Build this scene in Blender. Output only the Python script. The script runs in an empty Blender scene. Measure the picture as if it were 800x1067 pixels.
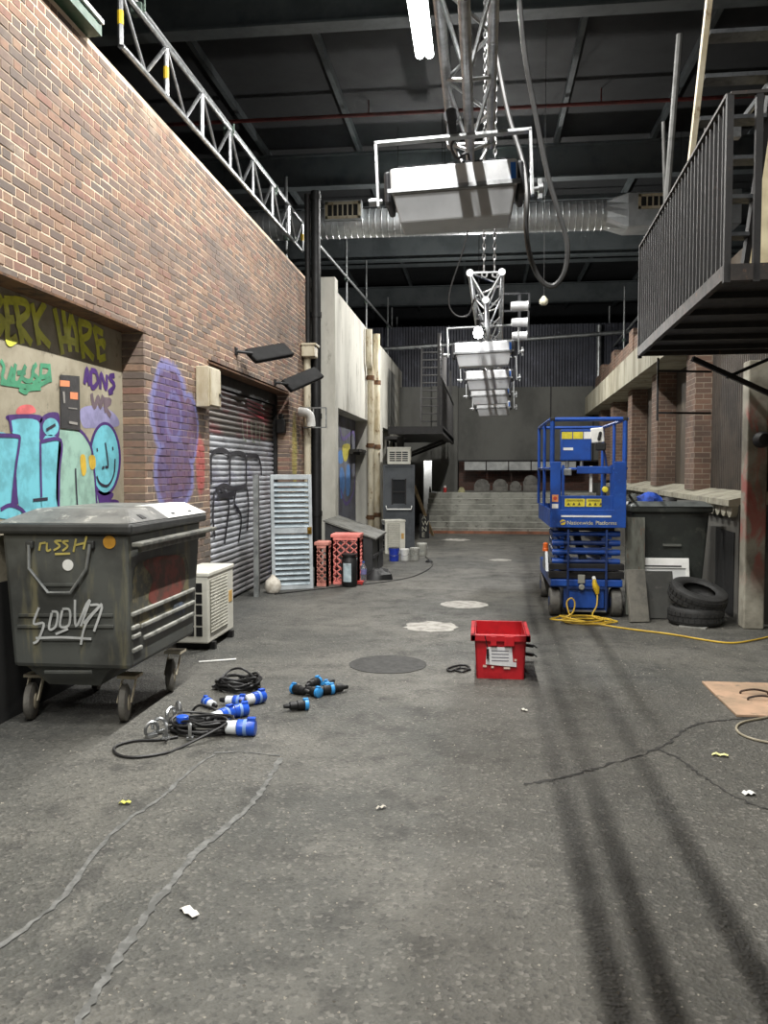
import bpy, math, random
from mathutils import Vector, Matrix, Euler
random.seed(7)
SC = bpy.context.scene
COL = SC.collection
PI = math.pi

# ------------------------------------------------------------------ camera
F = 870.0; EYE = 1.7
PITCH = math.atan(43.5/F); YAW = math.atan(101*math.cos(PITCH)/F)
cam_d = bpy.data.cameras.new('camera'); cam = bpy.data.objects.new('camera', cam_d); COL.objects.link(cam)
cam.location = (0, 0, EYE); cam.rotation_euler = (PI/2-PITCH, 0, YAW)
cam_d.sensor_fit = 'VERTICAL'; cam_d.sensor_height = 36; cam_d.lens = F/1067*36
cam_d.clip_end = 200
SC.camera = cam
# ------------------------------------------------------------------ world, exposure
w = bpy.data.worlds.new('world'); SC.world = w; w.use_nodes = True
w.node_tree.nodes['Background'].inputs[0].default_value = (0.9, 0.95, 1.0, 1)
w.node_tree.nodes['Background'].inputs[1].default_value = 0.03
SC.view_settings.view_transform = 'Standard'; SC.view_settings.look = 'None'
SC.view_settings.gamma = 1; SC.view_settings.use_curve_mapping = False
SC.view_settings.exposure = 0.0
SC.cycles.use_denoising = True
LAMP_POWER = 350.0          # each ceiling batten, built further down with its housing
LAMPS = [(-0.73, y, 6.9) for y in (-3.2, 0.1, 3.4, 6.7, 10.0, 16.0)]

# ------------------------------------------------------------------ helpers
_f = Vector((-math.sin(YAW)*math.cos(PITCH), math.cos(YAW)*math.cos(PITCH), -math.sin(PITCH)))
_r = Vector((math.cos(YAW), math.sin(YAW), 0)); _u = _r.cross(_f)
def _ray(x, y): return _f + _r*((x-400)/F) - _u*((y-533.5)/F)
def at(x, y, ax, v):
    d = _ray(x, y); c = Vector((0, 0, EYE)); return c + d*((v-c[ax])/d[ax])
def atx(x, y, v): return at(x, y, 0, v)
def aty(x, y, v): return at(x, y, 1, v)
def fl(x, y, z=0): return at(x, y, 2, z)
def proj(p):
    d = Vector(p)-Vector((0, 0, EYE)); z = d.dot(_f)
    return 400+F*d.dot(_r)/z, 533.5-F*d.dot(_u)/z

def lin(c):
    return tuple(((v/255)/12.92 if v/255 <= .04045 else ((v/255+.055)/1.055)**2.4) for v in c)

class MB:
    def __init__(s): s.v = []; s.f = []
    def add(s, vs, fs):
        n = len(s.v); s.v += [tuple(v) for v in vs]; s.f += [tuple(i+n for i in f) for f in fs]; return s
    def box(s, c, size, rot=None, taper=None):
        x, y, z = size[0]/2, size[1]/2, size[2]/2
        vs = [Vector((a*x, b*y, d*z)) for d in (-1, 1) for a, b in ((-1, -1), (1, -1), (1, 1), (-1, 1))]
        if taper:
            vs = [Vector((v.x*(taper[0] if v.z < 0 else 1), v.y*(taper[1] if v.z < 0 else 1), v.z)) for v in vs]
        if rot: 
            m = Euler(rot).to_matrix(); vs = [m @ v for v in vs]
        c = Vector(c)
        return s.add([v+c for v in vs], [(3, 2, 1, 0), (4, 5, 6, 7), (0, 1, 5, 4), (1, 2, 6, 5), (2, 3, 7, 6), (3, 0, 4, 7)])
    def bb(s, x0, x1, y0, y1, z0, z1):
        return s.box(((x0+x1)/2, (y0+y1)/2, (z0+z1)/2), (abs(x1-x0), abs(y1-y0), abs(z1-z0)))
    def bar(s, a, b, w, h=None, up=(0, 0, 1)):
        a = Vector(a); b = Vector(b); h = h or w
        d = (b-a).normalized(); u = Vector(up)
        if abs(d.dot(u)) > .98: u = Vector((0, 1, 0))
        sx = d.cross(u).normalized()*w/2; sy = sx.cross(d).normalized()*h/2
        vs = [p+q for p in (a, b) for q in (-sx-sy, sx-sy, sx+sy, -sx+sy)]
        return s.add(vs, [(3, 2, 1, 0), (4, 5, 6, 7), (0, 1, 5, 4), (1, 2, 6, 5), (2, 3, 7, 6), (3, 0, 4, 7)])
    def tube(s, pts, r, n=8, closed=False, cap=True):
        pts = [Vector(p) for p in pts]; m = len(pts); rs = r if isinstance(r, (list, tuple)) else [r]*m
        n0 = len(s.v); prev = None
        for i, p in enumerate(pts):
            if closed: d = pts[(i+1) % m]-pts[i-1]
            else: d = pts[min(i+1, m-1)]-pts[max(i-1, 0)]
            d.normalize()
            if prev is None:
                u = Vector((0, 0, 1)) if abs(d.z) < .9 else Vector((1, 0, 0))
                u = (u-d*u.dot(d)).normalized()
            else:
                u = prev-d*prev.dot(d)
                u = u.normalized() if u.length > 1e-6 else d.orthogonal().normalized()
            prev = u; q = d.cross(u)
            for k in range(n):
                a = 2*PI*k/n; s.v.append(tuple(p+(u*math.cos(a)+q*math.sin(a))*rs[i]))
        for i in range(m if closed else m-1):
            j = (i+1) % m
            for k in range(n):
                l = (k+1) % n
                s.f.append((n0+i*n+k, n0+i*n+l, n0+j*n+l, n0+j*n+k))
        if cap and not closed:
            s.f.append(tuple(n0+k for k in reversed(range(n)))); s.f.append(tuple(n0+(m-1)*n+k for k in range(n)))
        return s
    def cyl(s, a, b, r, n=16): return s.tube([a, b], r, n)
    def lathe(s, prof, c=(0, 0, 0), n=24, axis='z'):
        n0 = len(s.v); c = Vector(c); m = len(prof)
        for r, h in prof:
            for k in range(n):
                a = 2*PI*k/n; x, y = r*math.cos(a), r*math.sin(a)
                v = {'z': (x, y, h), 'x': (h, x, y), 'y': (x, h, y)}[axis]
                s.v.append(tuple(c+Vector(v)))
        for i in range(m-1):
            for k in range(n):
                l = (k+1) % n
                q = (n0+i*n+k, n0+i*n+l, n0+(i+1)*n+l, n0+(i+1)*n+k)
                s.f.append(q[::-1] if axis == 'y' else q)
        s.f.append(tuple(n0+k for k in reversed(range(n)))); s.f.append(tuple(n0+(m-1)*n+k for k in range(n)))
        return s
    def prism(s, poly, d):      # closed polygon of 3-D points extruded by d
        n = len(poly); d = Vector(d)
        vs = [Vector(p) for p in poly]+[Vector(p)+d for p in poly]
        return s.add(vs, [tuple(reversed(range(n))), tuple(range(n, 2*n))]+[(i, (i+1) % n, (i+1) % n+n, i+n) for i in range(n)])
    def mesh(s, name, mat, org=(0, 0, 0), smooth=False):
        o = Vector(org)
        me = bpy.data.meshes.new(name); me.from_pydata([tuple(Vector(v)-o) for v in s.v], [], s.f)
        me.materials.append(mat)
        if smooth:
            me.polygons.foreach_set('use_smooth', [True]*len(me.polygons))
            try: me.set_sharp_from_angle(angle=math.radians(40))
            except Exception: pass
        me.update(); return me

ORG = {}
def tag(o, label, cat, group=None):
    o['label'] = label; o['category'] = cat
    if group: o['group'] = group
    return o
def thing(name, label, cat, loc=(0, 0, 0), rz=0, group=None, local=False, rot=None):
    o = bpy.data.objects.new(name, None); COL.objects.link(o); o.empty_display_size = .1
    o.location = loc; o.rotation_euler = rot or (0, 0, rz); tag(o, label, cat, group)
    ORG[o] = Vector((0, 0, 0)) if local else Vector(loc)
    return o
def obj(name, mb, mat, parent=None, smooth=False, bevel=0, label=None, local=False):
    if parent is None:
        xs = [v[0] for v in mb.v]; ys = [v[1] for v in mb.v]; zs = [v[2] for v in mb.v]
        org = Vector(((min(xs)+max(xs))/2, (min(ys)+max(ys))/2, min(zs)))
        o = bpy.data.objects.new(name, mb.mesh(name, mat, org, smooth)); o.location = org; ORG[o] = org
    else:
        org = ORG[parent]
        o = bpy.data.objects.new(name, mb.mesh(name, mat, org, smooth)); o.parent = parent; ORG[o] = org
    COL.objects.link(o)
    if bevel:
        b = o.modifiers.new('bevel', 'BEVEL'); b.width = bevel; b.segments = 2; b.limit_method = 'ANGLE'
    if label: o['label'] = label
    return o
def piece(name, me, parent, loc, rot=None):          # object sharing mesh data, world location
    o = bpy.data.objects.new(name, me); o.parent = parent; o.location = Vector(loc)-ORG[parent]
    if rot: o.rotation_euler = rot
    COL.objects.link(o); ORG[o] = Vector(loc); return o
def struct(name, mb, mat, **k):
    o = obj(name, mb, mat, **k); o['kind'] = 'structure'; return o
def copy_tree(o, parent=None):
    c = o.copy(); COL.objects.link(c); c.parent = parent
    for ch in list(o.children): copy_tree(ch, c)
    return c
def spline(pts, sub=6, closed=False):
    P = [Vector(p) for p in pts]; n = len(P); out = []
    for i in range(n if closed else n-1):
        g = (lambda k: P[k % n]) if closed else (lambda k: P[max(0, min(n-1, k))])
        a, b, c, d = g(i-1), g(i), g(i+1), g(i+2)
        for t in range(sub):
            t /= sub
            out.append(.5*((2*b)+(c-a)*t+(2*a-5*b+4*c-d)*t*t+(3*b-a-3*c+d)*t**3))
    if not closed: out.append(P[-1])
    return out
RIB = [0.0]
def ribbon(mb, pts, wid, nrm, thick=.002, taper=False):
    """flat band of paint that follows 3-D points lying on a surface of normal nrm"""
    P = [Vector(p) for p in pts]; N = Vector(nrm).normalized(); m = len(P); L = []; R = []; RIB[0] = (RIB[0]+.00017) % .0016
    for i, p in enumerate(P):
        d = (P[min(i+1, m-1)]-P[max(i-1, 0)])
        d = d.normalized() if d.length > 1e-7 else Vector((0, 0, 1))
        s = d.cross(N).normalized(); wd = wid[i] if isinstance(wid, (list, tuple)) else wid
        if taper: wd = wd*(1-.75*i/(m-1))
        th_ = thick+2e-5*i+RIB[0]; L.append(p+s*wd/2+N*th_); R.append(p-s*wd/2+N*th_)
    n0 = len(mb.v); mb.v += [tuple(v) for v in L]+[tuple(v) for v in R]
    for i in range(m-1): mb.f.append((n0+m+i, n0+m+i+1, n0+i+1, n0+i))
    return mb
def poly(mb, pts, nrm, thick=.0015):
    N = Vector(nrm)*thick; n0 = len(mb.v)
    mb.v += [tuple(Vector(p)+N) for p in pts]; mb.f.append(tuple(range(n0, n0+len(pts)))); return mb
def text_mb(body, size, org, right, up, thick=.001):
    cu = bpy.data.curves.new('lettering', 'FONT'); cu.body = body; cu.size = size
    o = bpy.data.objects.new('lettering', cu); COL.objects.link(o)
    dg = bpy.context.evaluated_depsgraph_get(); me = bpy.data.meshes.new_from_object(o.evaluated_get(dg))
    R = Vector(right); U = Vector(up); N = R.cross(U); O = Vector(org)
    mb = MB(); mb.add([O+R*v.co.x+U*v.co.y+N*thick for v in me.vertices], [tuple(p.vertices) for p in me.polygons])
    bpy.data.objects.remove(o); bpy.data.curves.remove(cu); bpy.data.meshes.remove(me)
    return mb

# ------------------------------------------------------------------ materials
def nodes(name):
    m = bpy.data.materials.new(name); m.use_nodes = True; nt = m.node_tree; nt.nodes.clear()
    out = nt.nodes.new('ShaderNodeOutputMaterial'); b = nt.nodes.new('ShaderNodeBsdfPrincipled')
    nt.links.new(b.outputs[0], out.inputs[0]); return m, nt, b
class NT:
    def __init__(s, nt): s.nt = nt
    def n(s, t, **k):
        x = s.nt.nodes.new('ShaderNode'+t)
        for a, b in k.items(): setattr(x, a, b)
        return x
    def l(s, a, b): s.nt.links.new(a, b)
    def val(s, sock, v):
        if hasattr(v, 'is_linked') or hasattr(v, 'links'): s.l(v, sock)
        else: sock.default_value = v
    def math(s, op, a, b=None, clamp=False):
        x = s.n('Math', operation=op, use_clamp=clamp); s.val(x.inputs[0], a)
        if b is not None: s.val(x.inputs[1], b)
        return x.outputs[0]
    def mix(s, f, a, b, blend='MIX'):
        x = s.n('Mix', data_type='RGBA', blend_type=blend); s.val(x.inputs[0], f)
        s.val(x.inputs[6], a if hasattr(a, 'links') else (*a, 1)); s.val(x.inputs[7], b if hasattr(b, 'links') else (*b, 1))
        return x.outputs[2]
    def noise(s, vec, scale, detail=4, rough=.6, dist=0):
        x = s.n('TexNoise'); s.l(vec, x.inputs['Vector']); x.inputs['Scale'].default_value = scale
        x.inputs['Detail'].default_value = detail; x.inputs['Roughness'].default_value = rough
        x.inputs['Distortion'].default_value = dist; return x.outputs[0]
    def step(s, v, a, b):
        x = s.n('MapRange'); x.interpolation_type = 'SMOOTHSTEP'; s.l(v, x.inputs[0])
        x.inputs[1].default_value = a; x.inputs[2].default_value = b; return x.outputs[0]
    def scale(s, vec, v):
        x = s.n('VectorMath', operation='MULTIPLY'); s.l(vec, x.inputs[0]); x.inputs[1].default_value = v; return x.outputs[0]
    def pos(s): return s.n('NewGeometry').outputs['Position']
    def ocoord(s): return s.n('TexCoord').outputs['Object']
    def xyz(s, v):
        x = s.n('SeparateXYZ'); s.l(v, x.inputs[0]); return x.outputs
    def bump(s, b, h, strength, dist=.01):
        x = s.n('Bump'); x.inputs['Strength'].default_value = strength; x.inputs['Distance'].default_value = dist
        s.l(h, x.inputs['Height']); s.l(x.outputs[0], b.inputs['Normal'])
CACHE = {}
def M(name, c1, c2=None, rough=.6, metal=0., sc=5., lo=.4, hi=.65, bump=.15, bsc=60., world=True, spec=.5, stretch=(1, 1, 1), c3=None):
    """two or three blotched tones of one surface with fine relief"""
    if name in CACHE: return CACHE[name]
    m, nt, b = nodes(name); k = NT(nt)
    v = k.pos() if world else k.ocoord()
    vs = k.scale(v, stretch)
    c = k.mix(k.step(k.noise(vs, sc, 6, .65), lo, hi), lin(c1), lin(c2 or c1))
    if c3: c = k.mix(k.step(k.noise(vs, sc*3.1, 5, .7), .56, .68), c, lin(c3))
    k.l(c, b.inputs['Base Color']); b.inputs['Metallic'].default_value = metal
    rr = k.n('MapRange'); k.l(k.noise(v, sc*2, 3), rr.inputs[0]); rr.inputs[3].default_value = max(.05, rough-.12); rr.inputs[4].default_value = min(1, rough+.12)
    k.l(rr.outputs[0], b.inputs['Roughness']); b.inputs['Specular IOR Level'].default_value = spec
    if bump: k.bump(b, k.noise(v, bsc, 4, .6), bump, .004)
    CACHE[name] = m; return m
def flat(name, c, rough=.6, metal=0.):
    return M(name, c, tuple(int(x*.82) for x in c), rough, metal, sc=9, bump=.05)
def emit(name, c, s):
    m = bpy.data.materials.new(name); m.use_nodes = True; nt = m.node_tree; nt.nodes.clear()
    o = nt.nodes.new('ShaderNodeOutputMaterial'); e = nt.nodes.new('ShaderNodeEmission')
    e.inputs[0].default_value = (*c, 1); e.inputs[1].default_value = s; nt.links.new(e.outputs[0], o.inputs[0]); return m

ALU = M('aluminium', (184, 186, 187), (150, 152, 153), .32, .85, sc=12, bump=.05)
GALV = M('galvanised_tube', (165, 168, 168), (125, 128, 128), .42, .75, sc=6, bump=.05)
BLKSTEEL = M('black_steel', (30, 29, 29), (20, 19, 19), .6, .1, sc=6, c3=(44, 37, 32))
BLKPLASTIC = M('black_plastic', (24, 24, 25), (16, 16, 16), .55, 0, sc=8)
CABLEBLK = M('cable_rubber', (34, 33, 33), (24, 24, 24), .5, 0, sc=8, bump=0)
CONC = M('concrete_wall', (204, 202, 192), (168, 166, 156), .85, 0, sc=1.1, lo=.35, hi=.7, bump=.25, bsc=35, stretch=(1, 1, .35), c3=(146, 143, 132))
CONCD = M('dark_concrete', (96, 94, 88), (70, 68, 64), .85, 0, sc=1.0, lo=.35, hi=.7, bump=.25, bsc=30, stretch=(1, 1, .4), c3=(58, 56, 53))
WHITEPAINT = M('white_paint', (232, 232, 228), (215, 215, 210), .4, 0, sc=6, bump=.03)
CREAM = M('cream_paint', (196, 188, 166), (160, 146, 116), .6, 0, sc=3, stretch=(1, 1, .4), c3=(112, 88, 56))
RUST = M('rusty_steel', (138, 88, 48), (92, 58, 36), .8, .1, sc=9)

DRUST = M('dark_rust', (112, 80, 52), (70, 52, 40), .85, .1, sc=9)

def brick_material(name, src):
    m, nt, b = nodes(name); k = NT(nt); p = k.pos(); X, Y, Z = k.xyz(p)
    if src == 'attr':
        a = k.n('Attribute', attribute_name='rnd'); r = a.outputs['Fac']
    else: r = k.n('ObjectInfo').outputs['Random']
    ramp = k.n('ValToRGB'); k.l(r, ramp.inputs[0]); e = ramp.color_ramp; e.interpolation = 'CONSTANT'
    cols = [(134, 107, 92), (118, 100, 90), (142, 112, 94), (108, 94, 86), (127, 106, 94), (147, 119, 99), (114, 97, 88), (136, 103, 90), (122, 104, 92), (106, 95, 88)]
    while len(e.elements) < len(cols): e.elements.new(.5)
    for i, c in enumerate(cols): e.elements[i].position = i/len(cols); e.elements[i].color = (*lin(c), 1)
    c = k.mix(k.math('MULTIPLY', k.step(k.noise(p, 24, 5), .35, .75), .45), ramp.outputs[0], lin((92, 78, 70)))
    return m, nt, b, k, p, X, Y, Z, c
def wall_wear(k, c, p, X, Y, Z, mortar=False):
    # soot bands, limewash bloom and spray paint that lie over bricks and joints alike
    s = k.step(k.noise(k.scale(p, (1, .28, 1.1)), 1.3, 5, .6), .48, .72)
    c = k.mix(k.math('MULTIPLY', s, .62), c, lin((104, 95, 90)))
    s2 = k.step(k.noise(k.scale(p, (1, .8, .9)), .9, 6, .7, .5), .55, .72)
    c = k.mix(k.math('MULTIPLY', s2, .42), c, lin((212, 192, 168)))
    low = k.math('MULTIPLY', k.step(Z, 1.9, .5), k.step(k.noise(p, 1.6, 5), .3, .6))
    c = k.mix(k.math('MULTIPLY', low, .6), c, lin((98, 96, 90)))
    wob = k.math('MULTIPLY', k.math('SUBTRACT', k.noise(p, 3.5, 4), .5), .45)
    def ell(cy, cz, ry, rz):
        a = k.math('POWER', k.math('DIVIDE', k.math('SUBTRACT', Y, cy), ry), 2.0)
        d = k.math('POWER', k.math('DIVIDE', k.math('SUBTRACT', Z, cz), rz), 2.0)
        return k.math('ADD', k.math('SQRT', k.math('ADD', a, d)), wob)
    d1 = ell(7.86, 2.27, .50, .46); d2 = ell(7.95, 1.66, .52, .42); d3 = ell(8.38, 2.12, .28, .36); d4 = ell(7.95, 2.22, .2, .22)
    dm = k.math('MINIMUM', k.math('MINIMUM', d1, d2), d3)
    front = k.step(X, -3.05, -3.03)
    fill = k.math('MULTIPLY', k.math('MULTIPLY', k.step(dm, 1.04, .94), .68), front)
    pc = k.mix(k.step(k.noise(p, 4, 4), .4, .62), lin((84, 72, 132)), lin((88, 58, 102)))
    pc = k.mix(k.math('MULTIPLY', k.step(d1, .9, .6), .55), pc, lin((78, 62, 140)))
    c = k.mix(fill, c, pc)
    ring = k.math('MULTIPLY', k.step(dm, .80, .93), k.step(dm, 1.12, .98))
    ring2 = k.math('MULTIPLY', k.step(d4, .8, .95), k.step(d4, 1.25, 1.05))
    c = k.mix(k.math('MULTIPLY', k.math('MULTIPLY', k.math('MAXIMUM', ring, k.math('MULTIPLY', ring2, .6)), .7), front), c, lin((128, 130, 184)))
    d5 = ell(8.72, 1.75, .16, .36)
    c = k.mix(k.math('MULTIPLY', k.math('MULTIPLY', k.step(d5, 1.1, .7), .55), front), c, lin((190, 66, 70)))
    d6 = ell(13.3, 2.0, .22, .7)
    c = k.mix(k.math('MULTIPLY', k.math('MULTIPLY', k.step(d6, 1.1, .6), .6), front), c, lin((170, 160, 60)))
    return c
def finish_brick(t, mortar=False):
    m, nt, b, k, p, X, Y, Z, c = t
    k.l(wall_wear(k, c, p, X, Y, Z, mortar), b.inputs['Base Color']); b.inputs['Roughness'].default_value = .88
    k.bump(b, k.noise(p, 70, 5, .7), .35, .004); return m
BRICK_A = finish_brick(brick_material('brick_clay_joined', 'attr'))
BRICK_O = finish_brick(brick_material('brick_clay', 'object'))
def mortar_mat():
    m, nt, b = nodes('lime_mortar'); k = NT(nt); p = k.pos(); X, Y, Z = k.xyz(p)
    c = k.mix(k.step(k.noise(p, 2.2, 5), .4, .62), lin((240, 216, 190)), lin((216, 194, 168)))
    c = k.mix(k.step(k.noise(k.scale(p, (1, .4, 1)), 1.2, 4), .55, .66), c, lin((150, 136, 122)))
    return finish_brick((m, nt, b, k, p, X, Y, Z, c), True)
MORTAR = mortar_mat()

def far_brick(name, c1, c2, mort, axis='x'):
    m, nt, b = nodes(name); k = NT(nt); p = k.pos(); X, Y, Z = k.xyz(p)
    cv = k.n('CombineXYZ'); k.l(k.math('ADD', Y, X), cv.inputs[0]); k.l(Z, cv.inputs[1])
    t = k.n('TexBrick'); k.l(cv.outputs[0], t.inputs['Vector'])
    t.inputs['Color1'].default_value = (*lin(c1), 1); t.inputs['Color2'].default_value = (*lin(c2), 1); t.inputs['Mortar'].default_value = (*lin(mort), 1)
    t.inputs['Scale'].default_value = 1; t.inputs['Mortar Size'].default_value = .006; t.inputs['Brick Width'].default_value = .22; t.inputs['Row Height'].default_value = .075
    c = k.mix(k.math('MULTIPLY', k.step(k.noise(p, 1.5, 6), .42, .68), .6), t.outputs['Color'], lin((74, 64, 58)))
    k.l(c, b.inputs['Base Color']); b.inputs['Roughness'].default_value = .88
    k.bump(b, k.math('SUBTRACT', k.noise(p, 60, 4), t.outputs['Fac']), .5, .008); return m
FBRICK = far_brick('pilaster_brick', (126, 98, 82), (100, 82, 72), (146, 132, 116))

def floor_mat():
    m, nt, b = nodes('asphalt'); k = NT(nt); p = k.pos(); X, Y, Z = k.xyz(p)
    big = k.noise(p, .55, 6, .62); mid = k.noise(p, 3.2, 6, .7); fine = k.noise(p, 55, 5, .75)
    c = k.mix(k.step(big, .36, .64), lin((68, 68, 63)), lin((98, 96, 89)))
    c = k.mix(k.math('MULTIPLY', k.step(mid, .48, .70), .7), c, lin((48, 47, 45)))
    # darker, browner strip of the floor along the right
    edge = k.math('ADD', X, k.math('MULTIPLY', k.math('SUBTRACT', k.noise(p, 2.4, 5), .5), .35))
    strip = k.math('MULTIPLY', k.step(edge, -.3, -.12), k.step(k.math('ADD', Y, k.math('MULTIPLY', big, .8)), 7.3, 6.8))
    c = k.mix(k.math('MULTIPLY', strip, .5), c, lin((66, 63, 56)))
    side = k.step(k.math('ADD', X, k.math('MULTIPLY', mid, .8)), -1.6, -2.6)
    c = k.mix(k.math('MULTIPLY', side, .5), c, lin((62, 64, 64)))
    vo = k.n('TexVoronoi'); k.l(p, vo.inputs['Vector']); vo.inputs['Scale'].default_value = 62
    st = k.step(vo.outputs['Color'], .0, 1.)
    sp = k.n('SeparateColor'); k.l(vo.outputs['Color'], sp.inputs[0])
    c = k.mix(k.math('MULTIPLY', k.step(sp.outputs[0], .82, .97), .34), c, lin((136, 132, 124)))
    c = k.mix(k.math('MULTIPLY', k.step(sp.outputs[1], .7, .95), .5), c, lin((46, 45, 42)))
    pale = k.math('MULTIPLY', k.step(k.noise(p, 1.1, 7, .75, .6), .60, .70), .5)
    c = k.mix(pale, c, lin((128, 125, 117)))
    k.l(c, b.inputs['Base Color'])
    rr = k.n('MapRange'); k.l(mid, rr.inputs[0]); rr.inputs[1].default_value = .3; rr.inputs[2].default_value = .7; rr.inputs[3].default_value = .5; rr.inputs[4].default_value = .78
    k.l(rr.outputs[0], b.inputs['Roughness'])
    h = k.math('ADD', k.math('MULTIPLY', fine, .5), k.math('ADD', k.math('MULTIPLY', vo.outputs['Distance'], .5), k.math('MULTIPLY', mid, 2.0)))
    k.bump(b, h, .85, .014); return m
ASPHALT = floor_mat()

# ================================================================== SETTING
# floor
mb = MB(); mb.bb(-10, 10, -6, 34, -.2, 0); floor = struct('floor', mb, ASPHALT)
def floor_ribbon(name, pts, wid, mat, z=.002, jit=.02, sub=5, lo=.15, hi=1.5):
    P = spline([fl(*q) for q in pts], sub)
    P = [p+Vector((random.uniform(-jit, jit), random.uniform(-jit, jit), 0)) for p in P]
    mb = MB(); ribbon(mb, P, [wid*random.uniform(lo, hi) for _ in P], (0, 0, 1), z); return obj(name, mb, mat, floor)
SEAL = M('pale_joint_sealer', (112, 112, 109), (82, 82, 79), .8, 0, sc=14, lo=.35, hi=.6)
CRACK = M('dark_crack', (38, 37, 35), (58, 56, 53), .9, 0, sc=12)
Lp = [(224, 786), (196, 805), (170, 830), (140, 850), (110, 876), (70, 930), (30, 965), (-30, 1005)]
Rp = [(292, 790), (280, 812), (262, 838), (232, 866), (205, 888), (185, 912), (152, 955), (122, 1000), (98, 1040), (70, 1085)]
floor_ribbon('joint_line', Lp, .024, SEAL, .003, .007, 9, .6, 1.3); floor_ribbon('joint_line', Rp, .036, SEAL, .003, .008, 9, .6, 1.3)
floor_ribbon('joint_line', [(222, 785), (250, 784), (292, 788)], .02, SEAL, .003, .006)
floor_ribbon('crack', [(545, 818), (590, 810), (630, 798), (684, 781), (712, 762), (735, 753), (790, 748)], .02, CRACK, .002, .012, 14)
floor_ribbon('crack', [(684, 781), (706, 790), (730, 808), (765, 830), (815, 850)], .016, CRACK, .002, .010, 14)
def disc(name, c, r, mat, irr=.0, n=28, th=.004):
    mb = MB(); P = []
    for k in range(n):
        a = 2*PI*k/n; rr = r*(1+irr*random.uniform(-1, 1)); P.append((c[0]+rr*math.cos(a), c[1]+rr*math.sin(a), 0))
    mb.prism([(x, y, .0005) for x, y, _ in P], (0, 0, th)); return obj(name, mb, mat, floor)
disc('manhole_cover', (-.80, 7.2), .34, M('cast_iron_cover', (58, 58, 56), (46, 45, 43), .75, .1, sc=10, bump=.6, bsc=30), .01)
PALE = M('pale_plaster_patch', (168, 165, 158), (132, 129, 122), .85, 0, sc=9, bump=.4)
disc('plaster_patch', (-.52, 9.0), .29, PALE, .12); disc('plaster_patch', (-.2, 10.55), .30, PALE, .06); disc('plaster_patch', (.37, 15.9), .2, PALE, .15); disc('plaster_patch', (-.6, 20.4), .3, PALE, .2)
# grit
mb = MB()
for _ in range(2600):
    y = 1.8+random.random()**1.7*9; x = random.uniform(-.62*y-.5, .36*y+.4); s = random.uniform(.003, .009)
    if x < -2.9 or x > 2.6: continue
    a = random.uniform(0, PI); q = [(math.cos(a+t)*s, math.sin(a+t)*s*random.uniform(.5, 1)) for t in (0, 2.1, 4.2)]
    mb.add([(x+u, y+v, .0) for u, v in q]+[(x, y, s*.7)], [(0, 1, 3), (1, 2, 3), (2, 0, 3)])
g = obj('grit', mb, M('loose_grit', (168, 162, 150), (96, 92, 86), .9, 0, sc=40, lo=.45, hi=.55), floor); g['kind'] = 'stuff'

# ---------------- left brick wall
BX = -3.0
O1 = (1.2, 7.22, 2.94); O2 = (9.03, 12.9, 2.90); YE = 14.2; TOP = 5.0
mb = MB(); fx = BX-.0035
mb.bb(fx-.30, fx, .2, YE, O1[2]+.02, TOP)
mb.bb(fx-.30, fx, .2, O1[0], 0, O1[2]+.02)
mb.bb(fx-.30, fx, O1[1]+.01, O2[0]-.01, 0, O1[2]+.02); mb.bb(fx-.30, fx, O2[1]+.01, YE, 0, O1[2]+.02)
wall_left = struct('wall_left', mb, MORTAR)
course = .068; bh = .0535; SL = .200; HL = .090; J = .0145
bricks = []
nc = int(TOP/course)
for r in range(nc):
    z0 = r*course+.006; z1 = z0+bh
    y = .2 - (0.0 if r % 2 else (SL+HL)/2+.005); k = 0
    while y < YE:
        L = SL if k % 2 == 0 else HL
        a, b_ = max(y, .2), min(y+L, YE); k += 1; y += L+J
        if b_-a < .02: continue
        segs = [(a, b_, False)]
        for (o0, o1, oz) in (O1, O2):
            if z0 >= oz-.03: continue
            ns = []
            for (s, e, c) in segs:
                if s < o0 and e > o0-.03: ns.append((s, o0, c)) if o0-s > .02 else None
                elif e < o0: ns.append((s, e, c))
                if e > o1 and s < o1+.03: ns.append((o1, e, True)) if e-o1 > .02 else None
                elif s > o1: ns.append((s, e, c))
            segs = ns
        for s, e, c in segs: bricks.append((s, e, z0, z1, c))
inview = []
for i, (s, e, z0, z1, c) in enumerate(bricks):
    px, py = proj((BX, (s+e)/2, (z0+z1)/2))
    if 4 < px < 330 and 4 < py < 1060 and (z0 > 1.55 or s > 7): inview.append((s, i))
inview.sort(); single = {i for _, i in inview[:300]}
joined = MB(); rnds = []; BM = {}
for i, (s, e, z0, z1, c) in enumerate(bricks):
    d = .24 if c else .04
    pr = random.uniform(-.0012, .003)
    cen = (BX+pr-d/2, (s+e)/2, (z0+z1)/2)
    if i in single:
        key = (round(e-s, 2), c)
        if key not in BM:
            t = MB(); t.box((0, 0, 0), (d, e-s, z1-z0)); BM[key] = t.mesh('brick', BRICK_O)
        piece('brick', BM[key], wall_left, cen)
    else:
        joined.box(cen, (d, e-s, z1-z0)); rnds += [random.random()]*6
jb = obj('brickwork', joined, BRICK_A, wall_left); jb['kind'] = 'stuff'
at_ = jb.data.attributes.new('rnd', 'FLOAT', 'FACE'); at_.data.foreach_set('value', rnds)
mb = MB(); mb.bb(BX-.2, BX+.006, O1[0], O1[1]+.05, O1[2]-.012, O1[2]+.006); obj('steel_lintel', mb, DRUST, wall_left)
mb = MB(); mb.bb(BX-.2, BX+.006, O2[0]-.05, O2[1]+.05, O2[2]-.012, O2[2]+.006); obj('steel_lintel', mb, DRUST, wall_left)
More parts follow.
